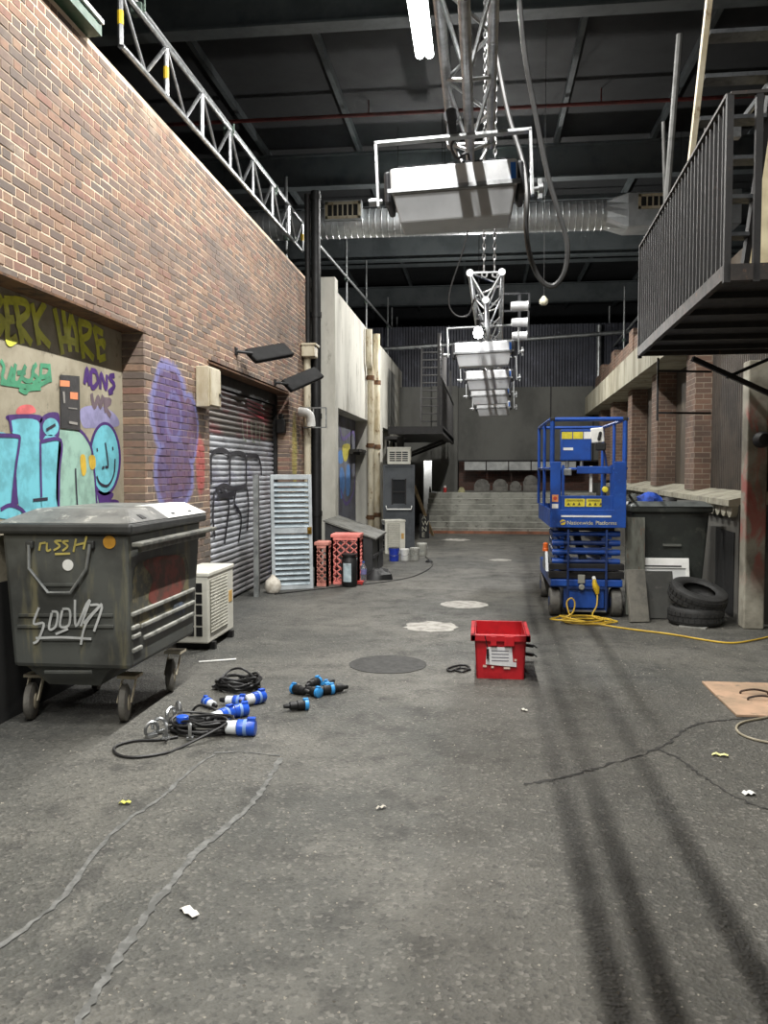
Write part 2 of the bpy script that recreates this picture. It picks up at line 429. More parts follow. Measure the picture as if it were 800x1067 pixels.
# rendered panel inside the first opening, with its graffiti
PX = BX-.2
RENDER = M('stained_render', (164, 156, 136), (138, 130, 110), .85, 0, sc=1.6, lo=.38, hi=.66, bump=.2, c3=(120, 112, 96))
mb = MB(); mb.bb(PX-.06, PX, O1[0]-.2, O1[1]+.0, 0, O1[2]+.05); panel = obj('rendered_panel', mb, RENDER, wall_left)
mb = MB(); mb.bb(PX-.01, PX+.012, O1[0]-.2, O1[1], 0, .95); obj('painted_shade_band', mb, M('shade_black', (34, 34, 33), (24, 24, 24), .8, 0, sc=3), wall_left)  # dark band that paints the shade beside the bin onto the wall
UPD = M('olive_band', (112, 102, 66), (92, 84, 54), .85, 0, sc=2)
def pw(pts, X): return [atx(x, y, X) for x, y in pts]
NX = (1, 0, 0)
def crop(pts, ox, oy, s): return [(ox+x/s, oy+y/s) for x, y in pts]
paint = {}
def P_(n, c): return M('spray_'+n, c, tuple(int(v*.85) for v in c), .7, 0, sc=6, bump=.05)
CYAN = P_('cyan', (112, 192, 206)); PALEC = P_('pale_green', (152, 188, 172)); PURP = P_('violet', (74, 40, 112)); DARKP = P_('dark', (40, 32, 52))
YELG = P_('acid_yellow', (226, 226, 80)); GREEN = P_('sea_green', (70, 148, 110)); PINK = P_('pink', (226, 110, 110)); OCH = P_('ochre', (212, 176, 60)); GREYP = P_('mauve_grey', (112, 96, 104)); LAV = P_('lavender', (150, 146, 184))
def strokes(name, mat, S, X, wid, ox, oy, s, off=.002, sub=5, parent=None, taper=False):
    mb = MB()
    for st in S: ribbon(mb, spline(pw(crop(st, ox, oy, s), X), sub), wid, NX, off, taper)
    return obj(name, mb, mat, parent or wall_left)
def fills(name, mat, S, X, ox, oy, s, off=.0015, sub=4, parent=None):
    mb = MB()
    for st in S: poly(mb, spline(pw(crop(st, ox, oy, s), X), sub, True), NX, off)
    return obj(name, mb, mat, parent or wall_left)
def ellp(cx, cy, rx, ry, n=14): return [(cx+rx*math.cos(2*PI*k/n), cy+ry*math.sin(2*PI*k/n)) for k in range(n)]
# acid-yellow letters (crop of the photograph at 0,260, 5.714 px per pixel)
Q = (0, 260, 5.714)
L1 = [[(-60, 250), (-40, 420), (-25, 520)], [(-60, 250), (0, 300), (-40, 370), (15, 430), (-25, 515)],
      [(25, 290), (40, 400), (45, 545), (98, 525)], [(22, 300), (85, 305)], [(38, 420), (82, 415)],
      [(85, 300), (108, 420), (130, 560)], [(80, 300), (150, 320), (160, 380), (105, 440), (150, 510), (185, 560)],
      [(185, 320), (210, 440), (230, 570)], [(265, 320), (210, 450), (295, 575)],
      [(320, 350), (345, 470), (370, 625)], [(370, 350), (385, 460), (400, 560)], [(345, 540), (392, 535)],
      [(420, 390), (405, 500), (415, 610)], [(420, 390), (450, 500), (455, 610)], [(410, 540), (450, 555)],
      [(470, 430), (480, 540), (495, 650)], [(465, 430), (530, 455), (525, 510), (480, 550), (555, 650)],
      [(555, 460), (575, 560), (585, 655)], [(555, 465), (610, 500)], [(570, 560), (615, 550), (610, 590)], [(585, 655), (625, 640)]]
strokes('graffiti_yellow_letters', YELG, L1, PX, .06, *Q, off=.004, sub=8)
strokes('graffiti_green_tag', GREEN, [[(0, 660), (20, 700), (10, 760), (40, 790), (70, 700), (60, 760), (90, 800)], [(90, 680), (80, 780), (110, 790), (150, 690)], [(100, 735), (150, 730)], [(150, 690), (130, 760), (180, 780), (200, 690)], [(215, 680), (190, 730), (225, 770), (190, 800)], [(245, 680), (235, 790)], [(240, 690), (290, 700), (280, 750), (240, 760)], [(290, 680), (300, 790)], [(110, 830), (150, 850), (170, 830), (240, 825)], [(0, 790), (60, 800), (200, 815), (300, 770)]], PX, .035, *Q, off=.003)
strokes('graffiti_violet_tag', PURP, [[(500, 800), (515, 710), (530, 810)], [(500, 770), (530, 775)], [(540, 720), (545, 820), (580, 790), (570, 730), (540, 720)], [(595, 830), (600, 740), (630, 830), (635, 745)], [(680, 750), (650, 760), (680, 810), (645, 850), (670, 845)]], PX, .045, *Q, off=.003)
Q = (0, 380, 5.0)
strokes('graffiti_grey_tag', GREYP, [[(475, 150), (490, 220), (510, 170), (520, 220), (535, 160)], [(540, 180), (550, 250)], [(540, 185), (575, 190), (550, 220), (575, 270)]], PX, .05, *Q, off=.002)
fills('graffiti_lavender_haze', LAV, [[(420, 230), (520, 215), (600, 260), (615, 320), (480, 330), (430, 320)]], PX, *Q, off=.0012)
fills('graffiti_violet_shadow', PURP, [[(40, 262), (205, 262), (215, 300), (190, 300), (60, 300)], [(205, 300), (240, 255), (300, 250), (310, 300), (300, 385), (212, 400)], ellp(545, 490, 84, 192), [(60, 500), (100, 700), (60, 740), (40, 700)], [(500, 660), (590, 670), (560, 720), (510, 720)]], PX, *Q, off=.0016)
fills('graffiti_cyan_fill', CYAN, [[(-60, 375), (85, 378), (92, 410), (75, 530), (55, 720), (-60, 740)], [(60, 290), (192, 290), (203, 380), (207, 560), (212, 780), (110, 780), (84, 560), (98, 390), (62, 355)], [(214, 402), (312, 398), (304, 590), (302, 780), (216, 782)], ellp(263, 325, 42, 47), ellp(545, 490, 72, 176), [(518, 718), (608, 718), (600, 780), (520, 780)], [(0, 760), (50, 735), (110, 760), (140, 800), (0, 800)]], PX, *Q, off=.003)
fills('graffiti_pale_fill', PALEC, [[(306, 380), (330, 338), (400, 346), (452, 395), (478, 470), (498, 640), (502, 778), (306, 780)]], PX, *Q, off=.003)
strokes('graffiti_outline', PURP, [[(-40, 368), (85, 372), (98, 400), (78, 540), (58, 735)], [(207, 400), (209, 560), (212, 690)], [(212, 400), (315, 396), (306, 560), (302, 780)], [(400, 330), (440, 370), (475, 440), (490, 560), (505, 780)], [(512, 715), (612, 715), (602, 780)], [(0, 755), (50, 732), (110, 755), (142, 800)], [(165, 790), (200, 768), (240, 790)], [(255, 785), (290, 760), (335, 782)], [(45, 262), (58, 350)]], PX, .028, *Q, off=.0045)
strokes('graffiti_face', DARKP, [[(500, 580), (520, 620), (560, 628), (590, 570), (596, 490)], [(545, 405), (560, 525), (545, 530)], [(528, 538), (540, 534)], [(583, 428), (586, 445)], [(502, 435), (505, 452)], [(238, 340), (285, 312)], [(168, 706), (245, 698)], [(390, 540), (394, 640), (402, 775)]], PX, .022, *Q, off=.0055)
fills('graffiti_ochre_smear', OCH, [[(415, 480), (440, 475), (446, 560), (425, 575)], [(460, 480), (490, 475), (495, 530), (470, 545)]], PX, *Q, off=.005)
fills('graffiti_pink_smear', PINK, [[(92, 225), (130, 208), (170, 215), (182, 250), (90, 258)]], PX, *Q, off=.0014)
# black poster with orange patches
POST = M('black_poster', (48, 46, 46), (36, 35, 36), .6, 0, sc=8)
pc = pw(crop([(308, 52), (408, 60), (412, 342), (312, 330)], *Q), PX)
t = thing('poster', 'black paper poster with orange patches pasted among the graffiti', 'poster', pc[3])
mb = MB(); mb.prism([p+Vector((.006, 0, 0)) for p in pc], (.004, 0, 0)); obj('sheet', mb, POST, t)
mb = MB()
for r in ([(312, 80), (362, 85), (362, 115), (312, 112)], [(365, 142), (405, 145), (405, 182), (365, 178)]): poly(mb, pw(crop(r, *Q), PX+.011), NX, .001)
obj('orange_patch', mb, P_('orange', (226, 140, 96)), t)
mb = MB(); ribbon(mb, pw(crop([(330, 140), (334, 200)], *Q), PX+.011), .03, NX); ribbon(mb, pw(crop([(355, 225), (400, 230)], *Q), PX+.011), .01, NX); ribbon(mb, pw(crop([(358, 300), (402, 308)], *Q), PX+.011), .02, NX)
obj('print', mb, P_('pale_print', (150, 146, 140)), t)

# ---------------- roller shutter
SX = -3.23
def shutter_mat():
    m, nt, b = nodes('shutter_steel'); k = NT(nt); p = k.pos(); X, Y, Z = k.xyz(p)
    c = k.mix(k.step(k.noise(p, 2.2, 5), .4, .65), lin((184, 187, 193)), lin((152, 153, 158)))
    up = k.step(k.math('ADD', Z, k.math('MULTIPLY', k.math('SUBTRACT', k.noise(p, 3, 3), .5), .06)), 2.13, 2.15)
    ud = k.mix(k.step(k.noise(k.scale(p, (1, .5, 1.5)), 1.9, 4), .45, .6), lin((86, 78, 70)), lin((112, 58, 60)))  # red-brown of the upper slats, with the shade up there painted in
    c = k.mix(up, c, ud)
    dn = k.step(k.math('ADD', Z, k.math('MULTIPLY', k.noise(p, 2, 4), .5)), 1.0, .7)
    c = k.mix(k.math('MULTIPLY', dn, .6), c, lin((104, 98, 94)))
    gp = k.math('MULTIPLY', k.step(k.noise(k.scale(p, (1, .7, 1)), 1.4, 4), .52, .6), .5)
    c = k.mix(k.math('MULTIPLY', gp, k.step(Z, 2.1, 1.9)), c, lin((112, 110, 140)))
    c = k.mix(k.math('MULTIPLY', k.step(k.noise(p, 7, 5), .6, .68), .5), c, lin((70, 62, 58)))
    k.l(c, b.inputs['Base Color']); b.inputs['Metallic'].default_value = .0; b.inputs['Roughness'].default_value = .5; return m
SHUT = shutter_mat()
mb = MB(); mb.bb(SX-.12, SX-.05, O2[0]-.05, O2[1]+.05, 0, O2[2]+.02); door_1 = struct('door_1', mb, CONCD)
pitch = .073; prof = [(0, 0), (.006, .012), (.022, .020), (.027, .036), (.022, .052), (.006, .060), (0, .071)]
mb = MB(); n = len(prof)
vs = [(x, y, z) for y in (O2[0], O2[1]) for x, z in prof]
mb.add(vs, [(i, i+1, i+1+n, i+n) for i in range(n-1)]); slat_me = mb.mesh('slat', SHUT, (0, 0, 0), True)
ns = int(2.72/pitch)
for i in range(ns): piece('slat', slat_me, door_1, (SX-.03, 0, .02+i*pitch))
mb = MB(); mb.bb(SX-.05, SX+.03, O2[0], O2[1], ns*pitch+.02, O2[2]); obj('shutter_hood', mb, BLKSTEEL, door_1)
mb = MB(); mb.bb(SX-.04, SX+.05, O2[0], O2[0]+.06, 0, O2[2]-.04); obj('guide_rail', mb, CREAM, door_1)
mb = MB(); mb.bb(SX-.04, SX+.05, O2[1]-.06, O2[1], 0, O2[2]-.04); obj('guide_rail', mb, BLKSTEEL, door_1)
SILV = P_('silver', (214, 216, 226)); BLK = P_('black', (34, 32, 40)); Q = (210, 370, 7.11)
strokes('graffiti_black_outline', BLK, [[(68, 960), (68, 760), (100, 712), (160, 708), (204, 755), (205, 960)], [(208, 955), (210, 760), (240, 728), (292, 730), (326, 770), (326, 955)], [(330, 950), (332, 765), (370, 744), (415, 756), (438, 830), (440, 890)], [(100, 1000), (160, 965), (240, 990), (330, 965)], [(140, 985), (200, 1080), (180, 1290), (165, 1400)], [(255, 990), (240, 1100), (290, 1200), (270, 1390)], [(330, 975), (345, 1100), (335, 1300)], [(120, 985), (130, 1040), (240, 1030)], [(90, 1010), (80, 1200), (95, 1350)]], SX, .06, *Q, off=.006, parent=door_1)
strokes('graffiti_red_scrawl', P_('red', (150, 46, 56)), [[(330, 330), (450, 380)], [(330, 355), (452, 405)], [(335, 385), (455, 440)], [(345, 420), (458, 470)]], SX, .03, *Q, off=.006, parent=door_1)
strokes('graffiti_white_scrawl', P_('chalk', (150, 160, 140)), [[(300, 470), (305, 600), (330, 640)], [(335, 480), (335, 610)], [(365, 490), (370, 620), (395, 650)], [(400, 500), (400, 630)], [(430, 510), (425, 660)], [(460, 510), (455, 620)]], SX, .025, *Q, off=.006, parent=door_1)

# ---------------- left concrete wall
CX = -2.55
mb = MB()
mb.bb(-3.4, CX, 14.55, 14.85, 0, 5.07)                # near return
mb.bb(CX-.35, CX, 14.85, 27, 2.82, 4.86)
mb.bb(CX-.35, CX, 18.95, 21.7, 0, 2.82); mb.bb(CX-.35, CX, 23.9, 27, 0, 2.82)
wlf = struct('wall_left_far', mb, CONC)
mb = MB(); mb.bb(CX-.42, CX-.30, 14.85, 18.95, 0, 2.82); d2 = struct('door_2', mb, M('painted_door', (108, 110, 120), (84, 84, 92), .7, 0, sc=1.5, c3=(90, 96, 140)))
Q = (260, 440, 4.0); DX = CX-.30
fills('mural_blue', P_('blue_mural', (84, 130, 190)), [[(375, 200), (390, 195), (398, 260), (380, 320)], [(404, 185), (418, 190), (418, 290), (402, 300)], [(370, 125), (385, 120), (388, 165), (372, 170)]], DX, *Q, parent=d2)
fills('mural_yellow', P_('yellow_mural', (196, 184, 70)), [[(388, 95), (416, 92), (416, 125), (400, 165), (388, 140)]], DX, *Q, parent=d2)
strokes('mural_violet', P_('violet_mural', (108, 92, 150)), [[(375, 20), (390, 70), (430, 40), (440, 80)], [(380, 280), (400, 340), (430, 300), (440, 220)]], DX, .08, *Q, parent=d2)
mb = MB(); mb.bb(CX-.42, CX-.30, 21.7, 23.9, 0, 2.82); d3 = struct('door_3', mb, CONCD)
mb = MB(); mb.bb(CX-.001, CX+.012, 23.0, 24.6, 2.95, 4.5); obj('inset_panel', mb, M('dull_panel', (120, 120, 116), (96, 96, 92), .8, 0, sc=1), wlf)
mb = MB(); mb.bb(CX-.28, CX-.2, 17.9, 18.94, 2.05, 2.1); mb.bb(CX-.28, CX-.06, 17.9, 18.94, 2.1, 2.16); obj('ledge_rail', mb, BLKSTEEL, wlf)

# ---------------- back of the set
CORR = M('dark_corrugated', (62, 64, 72), (46, 47, 54), .5, .3, sc=1.2, c3=(76, 78, 88))
CONCB = M('back_concrete', (98, 98, 94), (74, 74, 71), .85, 0, sc=.7, lo=.35, hi=.7, bump=.25, bsc=25, stretch=(1, 1, .6))
mb = MB(); mb.bb(-.72, 5.2, 26.6, 26.9, 2.02, 4.3); mb.bb(-.72, 5.2, 26.6, 26.75, 1.0, 1.06)
wall_back = struct('wall_back', mb, CONCB)
for x in (2.15, 3.45):
    mb = MB(); mb.bb(x-.02, x+.02, 26.58, 26.6, 2.02, 4.3); obj('panel_joint', mb, BLKSTEEL, wall_back)
mb = MB(); mb.bb(-.72, 5.2, 27.5, 27.6, 1.0, 2.3); obj('recess_back', mb, far_brick('dark_red_brick', (88, 56, 46), (66, 46, 40), (84, 72, 64)), wall_back)
mb = MB(); mb.bb(-.72, 5.2, 26.62, 26.86, 1.98, 2.02); obj('soffit_beam', mb, BLKSTEEL, wall_back)
for i in range(5):
    mb = MB(); x0 = -.52+i*.70; mb.bb(x0, x0+.67, 26.66, 26.70, 1.70, 1.99)
    obj('pale_panel', mb, M('pale_board', (176, 178, 176), (150, 152, 150), .6, 0, sc=3), wall_back, bevel=.006)
mb = MB()                                              # corrugated cladding
x = -7.0; prev = 0
pts = []
while x < 7.0:
    pts += [(x, 27.0), (x+.06, 27.0), (x+.09, 27.04), (x+.15, 27.04)]; x += .18
n = len(pts); mb.add([(a, b, z) for z in (4.2, 6.3) for a, b in pts], [(i, i+1, i+1+n, i+n) for i in range(n-1)])
mb.bb(-7, 7, 27.05, 27.15, 4.2, 6.3); obj('corrugated_cladding', mb, CORR, wall_back)
mb = MB(); mb.bb(-1.52, -.72, 26.0, 26.6, 0, 4.3); obj('side_pier', mb, CONCB, wall_back)
mb = MB(); mb.bb(-2.6, -1.52, 26.2, 26.5, 2.0, 4.3); obj('door_head', mb, CONCB, wall_back)
mb = MB(); mb.bb(-2.4, -1.3, 27.6, 27.65, 0, 2.6); obj('bright_room_wall', mb, WHITEPAINT, wall_back)
# hall shell
DARK = M('black_hall', (30, 33, 36), (24, 26, 29), .8, 0, sc=.6)
mb = MB(); mb.bb(-10.2, 10.2, -6, 34, 8.2, 8.35); ceiling = struct('ceiling', mb, M('roof_deck', (29, 31, 33), (22, 24, 26), .75, 0, sc=.8))
mb = MB(); mb.bb(-10.3, -10, -6, 34, 0, 8.3); struct('wall_hall_left', mb, DARK)
mb = MB(); mb.bb(10, 10.3, -6, 34, 0, 8.3); struct('wall_hall_right', mb, DARK)
mb = MB(); mb.bb(-10, 10, 33.8, 34.1, 0, 8.3); struct('wall_hall_back', mb, DARK)
STEEL = M('grey_beam_paint', (84, 90, 92), (68, 74, 76), .6, .1, sc=1.5)
t = MB()
for z0, z1, wd in ((0, .03, .26), (.03, .62, .02), (.62, .65, .26)): t.bb(-10, 10, -wd/2, wd/2, z0, z1)
beam_me = t.mesh('beam', STEEL)
for y in (4.8, 10.9, 16.95, 23.0, 29.2): piece('beam', beam_me, ceiling, (0, y, 7.4))
t = MB(); t.bb(-.04, .04, -6, 34, 0, .14); pur = t.mesh('purlin', STEEL)
for x in (-8.1, -6.2, -4.35, -2.45, -.55, 1.42, 3.25, 5.1, 7.0, 8.9): piece('purlin', pur, ceiling, (x, 0, 8.05))
t = MB(); t.bb(-10, 10, -.03, .03, 0, .1); gi = t.mesh('girt', STEEL)
for y in (20.0, 26.0, 13.9-6): piece('girt', gi, ceiling, (0, y, 7.95))
RED = M('red_pipe_paint', (112, 50, 48), (84, 40, 40), .5, 0, sc=3)
for y, lb in ((14.9, 'thin red sprinkler pipe crossing the ceiling before the second beam'), (11.9, 'thin red sprinkler pipe crossing the ceiling nearest the camera')):
    mb = MB(); mb.tube([(-10, y, 7.95), (10, y, 7.95)], .035, 8)
    for x in (-6, -2, 2, 6): mb.cyl((x, y, 7.95), (x, y, 8.2), .012, 6)
    tag(obj('sprinkler_pipe', mb, RED), lb, 'pipe', 'red sprinkler pipes')

# ---------------- right wall
def RXp(y): return 2.55+.035*y
RPLASTER = M('brown_plaster', (84, 74, 62), (62, 55, 47), .85, 0, sc=1.0, c3=(98, 88, 74), stretch=(1, 1, .5))
RC = M('brown_corrugated', (70, 62, 54), (50, 45, 40), .7, .1, sc=2)
def slab(mb, y0, y1, z0, z1, off0, off1):     # piece of the slightly angled right wall; off from the pilaster face
    P = [(RXp(y0)+off0, y0), (RXp(y0)+off1, y0), (RXp(y1)+off1, y1), (RXp(y1)+off0, y1)]
    mb.add([(a, b, z) for z in (z0, z1) for a, b in P], [(0, 1, 2, 3), (7, 6, 5, 4), (4, 5, 1, 0), (5, 6, 2, 1), (6, 7, 3, 2), (7, 4, 0, 3)]); return mb
mb = MB(); slab(mb, 9.3, 27, 0, 4.5, .32, .55); slab(mb, 0, 9.3, 0, 4.6, .85, 1.05); slab(mb, 9.62, 9.7, 0, 4.6, .3, .9); wall_right = struct('wall_right', mb, RPLASTER)
for y0 in (12.2, 15.25, 18.4, 21.7, 24.6):
    mb = MB(); slab(mb, y0, y0+.62, 1.42, 4.72, 0, .36); obj('brick_pilaster', mb, FBRICK, wall_right)
for y0, y1 in ((9.6, 12.2),):                       # corrugated infill
    mb = MB(); pts = []; y = y0
    while y < y1:
        for dy, d in ((0, .22), (.03, .22), (.045, .25), (.075, .25)): pts.append((RXp(y+dy)+d, y+dy))
        y += .09
    n = len(pts); mb.add([(a, b, z) for z in (1.4, 3.6) for a, b in pts], [(i+n, i+n+1, i+1, i) for i in range(n-1)]); obj('corrugated_infill', mb, RC, wall_right)
mb = MB(); slab(mb, 9.6, 26.6, 0, 1.32, -.05, .34); obj('plinth', mb, CONCD, wall_right)
SILLM = M('sill_stone', (170, 166, 148), (134, 130, 116), .8, 0, sc=4)
ys = [9.6, 10.6, 11.6, 12.9, 14.1, 15.2, 16.0, 17.2, 18.4, 19.4, 20.6, 21.7]
for a, b_ in zip(ys, ys[1:]):
    mb = MB(); P = []
    for y in (a+.02, b_-.02):
        x = RXp(y); P += [(x-.16, y, 1.30), (x-.16, y, 1.37), (x+.3, y, 1.47), (x+.3, y, 1.30)]
    mb.add(P, [(0, 1, 2, 3), (7, 6, 5, 4), (0, 4, 5, 1), (1, 5, 6, 2), (2, 6, 7, 3), (3, 7, 4, 0)]); obj('sill_block', mb, SILLM, wall_right)
for i in range(9):                                    # scalloped corbels under the sill
    y = 9.75+i*.27; mb = MB(); x = RXp(y)
    P = [(x-.12, y-.12, 1.30)]+[(x-.12, y-.12+.24*k/8, 1.30-.13*math.sin(PI*k/8)**.6) for k in range(1, 8)]+[(x-.12, y+.12, 1.30)]
    mb.prism(P, (.08, 0, 0)); obj('corbel', mb, SILLM, wall_right)
mb = MB(); slab(mb, 12.6, 26.6, 3.42, 3.95, -.28, .4); obj('concrete_ledge', mb, M('ledge_concrete', (176, 172, 154), (134, 128, 110), .85, 0, sc=1.6, stretch=(1, 1.5, .3), c3=(92, 86, 74)), wall_right)
mb = MB(); slab(mb, 12.6, 26.6, 3.95, 4.52, .02, .34); obj('brick_parapet', mb, FBRICK, wall_right)
# painted column
COLM = M('column_concrete', (150, 146, 132), (116, 112, 100), .85, 0, sc=2.2, c3=(98, 94, 84))
def col_mat():
    m, nt, b = nodes('column_paint'); k = NT(nt); p = k.pos(); X, Y, Z = k.xyz(p)
    c = k.mix(k.step(k.noise(p, 2.4, 6), .38, .66), lin((160, 156, 142)), lin((112, 108, 96)))
    mk = k.math('MULTIPLY', k.step(k.noise(k.scale(p, (3, 1, 1)), 1.7, 5, .6, .8), .45, .60), k.math('MULTIPLY', k.step(Z, .3, 1.0), k.step(Z, 2.5, 2.2)))
    c = k.mix(k.math('MULTIPLY', mk, .62), c, lin((176, 66, 64)))
    k.l(c, b.inputs['Base Color']); b.inputs['Roughness'].default_value = .85; k.bump(b, k.noise(p, 40, 4), .3, .006); return m
mb = MB(); mb.bb(2.80, 3.01, 9.25, 9.45, 0, 2.86); tag(obj('concrete_column', mb, col_mat(), bevel=.015), 'square concrete column smeared with faded red paint at the right edge', 'column')
mb = MB(); mb.lathe([(.0, -.1), (.06, -.09), (.085, -.04), (.085, .05), (.05, .09), (0, .1)], (2.92, 9.16, 2.02), 16, 'y'); mb.bb(2.87, 2.97, 9.2, 9.26, 1.97, 2.07)
tag(obj('bulkhead_lamp', mb, BLKSTEEL, smooth=True), 'round dark bulkhead lamp bolted to the red-smeared column', 'lamp')

# steps at the far end
t = thing('staircase', 'wide grey concrete steps across the far end of the alley', 'steps', (1.2, 22.5, 0))
STEPM = M('step_concrete', (140, 140, 132), (110, 110, 103), .8, 0, sc=2, c3=(92, 90, 84))
for i in range(7):
    mb = MB(); mb.bb(-1.5, 3.25, 22.55+i*.27, 26.6 if i == 6 else 22.55+(i+1)*.27+.02, 0 if i == 0 else i*.15, (i+1)*.15)
    obj('step', mb, STEPM, t, bevel=.008)
    mb = MB(); mb.bb(-1.5, 3.25, 22.542+i*.27, 22.60+i*.27, (i+1)*.15-.012, (i+1)*.15+.003); obj('nosing', mb, M('pale_nosing', (186, 186, 176), (150, 150, 142), .7, 0, sc=5), t)
mb = MB(); mb.bb(-1.5, 3.25, 22.45, 22.55, 0, .07); obj('kerb_strip', mb, M('terracotta', (140, 92, 70), (108, 76, 60), .8, 0, sc=4), t)

# ================================================================== CEILING LAMPS AND RIGGING
TUBE = emit('lit_tube', (.96, 1.0, .98), 12.0)
def batten(i, loc, label):
    x, y, z = loc
    t = thing('ceiling_lamp', label, 'lamp', (x, y, z), 0, 'ceiling batten lamps')
    mb = MB(); mb.bb(x-.10, x+.10, y-.75, y+.75, z+.06, z+.12); obj('housing', mb, WHITEPAINT, t, bevel=.01)
    for s in (-.06, .06):
        mb = MB(); mb.tube([(x+s, y-.72, z+.0), (x+s, y+.72, z+.0)], .055, 12); obj('tube', mb, TUBE, t, True)
    for q in (-.5, .5):
        mb = MB(); mb.cyl((x, y+q, z+.12), (x, y+q, 8.2), .006, 6); obj('hanger', mb, BLKSTEEL, t)
    ld = bpy.data.lights.new('tube_light', 'AREA'); ld.shape = 'RECTANGLE'; ld.size = .05; ld.size_y = 1.5; ld.energy = LAMP_POWER; ld.color = (1.0, .985, .95)
    ld.spread = PI
    lo = bpy.data.objects.new('tube_light', ld); COL.objects.link(lo); lo.parent = t; lo.location = (0, 0, -.06)
    return t
for i, l in enumerate(LAMPS):
    batten(i, l, ['twin-tube batten lamp hanging rearmost behind the viewer', 'twin-tube batten lamp hanging above the viewer', 'twin-tube batten lamp over the left bin', 'twin-tube batten lamp over the red crate', 'glaring white lamp beside the lighting truss at the top', 'batten lamp hidden behind the nearest softlight panel'][i])

# softlight panels on the trusses
HOUS = M('silver_housing', (226, 228, 230), (206, 208, 210), .35, .1, sc=6, bump=.03)
DIFF = M('frosted_diffuser', (186, 188, 190), (172, 174, 176), .35, 0, sc=3, bump=.02)
DGREY = M('dark_grey_casting', (56, 57, 60), (44, 45, 48), .5, .2, sc=8)
def soft_panel(label, loc, rz=0.0, tilt=0.0, htop=.30):
    # local frame: y away from the viewer, origin at the body centre
    t = thing('softlight_panel', label, 'film light', loc, 0, 'softlight panels on the trusses', local=True, rot=(0, rz, 0))
    R = Euler((tilt, 0, 0)).to_matrix()
    def tl(mb): mb.v = [tuple(R @ Vector(v)) for v in mb.v]; return mb
    mb = MB(); mb.box((0, 0, .05), (.64, .30, .13)); hs = obj('housing', tl(mb), HOUS, t, bevel=.012)
    mb = MB()
    for k in range(9): mb.bb(-.28+k*.065, -.24+k*.065, -.11, .11, .115, .135)
    obj('cooling_fin', tl(mb), DGREY, hs)
    mb = MB(); mb.box((0, 0, -.085), (.62, .29, .14), taper=(.90, .80)); obj('diffuser', tl(mb), DIFF, t, bevel=.01)
    mb = MB(); mb.bb(-.335, .335, -.165, -.145, -.012, .008); mb.bb(-.335, .335, .145, .165, -.012, .008); obj('accessory_rail', tl(mb), ALU, t)
    for s in (-1, 1):
        mb = MB(); mb.box((s*.338, 0, .03), (.035, .24, .17)); ec = obj('end_cap', tl(mb), DGREY, t, bevel=.015)
        mb = MB(); mb.lathe([(.014, 0), (.014, .03), (.03, .032), (.03, .055)], (s*.40, 0, .0), 12, 'x') if s > 0 else mb.lathe([(.02, -.05), (.02, -.02), (.012, 0), (.012, .02)], (s*.40, 0, .0), 12, 'x')
        obj('tilt_knob', mb, ALU, t, True)
    mb = MB(); mb.bb(.43, .45, -.012, .012, -.05, .05); obj('clamp_lever', mb, ALU, t)
    mb = MB(); mb.box((.30, -.151, .05), (.025, .006, .085)); obj('blue_tag', tl(mb), M('blue_tag', (40, 104, 190), None, .5), t)
    mb = MB(); mb.bar((-.40, 0, -.03), (-.40, 0, htop), .014, .05); mb.bar((.40, 0, -.03), (.40, 0, htop), .014, .05); mb.bar((-.406, 0, htop), (.406, 0, htop), .05, .014)
    obj('yoke', mb, ALU, t)
    mb = MB(); mb.box((0, 0, htop+.04), (.05, .05, .07)); mb.tube([(0, -.03, htop+.10), (0, .03, htop+.10)], .04, 12); obj('hook_clamp', mb, DGREY, t)
    return t
soft_panel('nearest silver softlight panel with grey diffuser slung under the truss', aty(473.5, 204, 4.45), math.radians(-2.5), math.radians(0))
for (x, y, Yd, lb) in ((503.5, 368, 9.67, 'second softlight panel below the far truss with a star glare above'), (509, 395, 12.2, 'third softlight panel, just under the second in the row'),
                  (510.5, 412, 14.4, 'fourth softlight panel, second from the lowest in the row'), (514, 425, 16.5, 'smallest and lowest softlight panel at the end of the row')):
    soft_panel(lb, aty(x, y, Yd), math.radians(-2), math.radians(2))

def truss(label, p0, p1, wd, drop, bay=.42, r=.025, br=.010):
    """triangular truss, two chords above and one below"""
    p0 = Vector(p0); p1 = Vector(p1); L = (p1-p0).length; d = (p1-p0).normalized()
    t = thing('lighting_truss', label, 'truss', p0, 0, 'lighting trusses')
    offs = [Vector((-wd/2, 0, 0)), Vector((wd/2, 0, 0)), Vector((0, 0, -drop))]
    for o in offs:
        mb = MB(); mb.tube([p0+o, p1+o], r, 12); obj('chord', mb, ALU, t, True)
        mb = MB(); mb.cyl(p0+o-d*.01, p0+o+d*.06, r*1.35, 12); obj('end_fitting', mb, ALU, t, True); mb = MB(); mb.cyl(p1+o-d*.06, p1+o+d*.01, r*1.35, 12); obj('end_fitting', mb, ALU, t, True)
    n = round(L/bay)
    for a, b in ((0, 1), (0, 2), (1, 2)):
        for i in range(n):
            q0 = p0+d*(L*i/n); q1 = p0+d*(L*(i+1)/n)
            A = (q0+offs[a], q1+offs[b]) if i % 2 == 0 else (q0+offs[b], q1+offs[a])
            mb = MB(); mb.cyl(A[0], A[1], br, 6); obj('brace', mb, ALU, t, True)
    for q in (p0, p1):
        for a, b in ((0, 1), (0, 2), (1, 2)):
            mb = MB(); mb.cyl(q+offs[a], q+offs[b], br, 6); obj('end_brace', mb, ALU, t)
    return t
truss('near aluminium lighting truss running overhead into the top of the picture', (-.085, -1.6, 3.68), (-.07, 5.2, 3.68), .23, .20)
truss('far aluminium lighting truss hung on chains beyond the nearest panel', (.035, 7.85, 3.52), (.24, 17.4, 3.36), .29, .25, bay=.5)
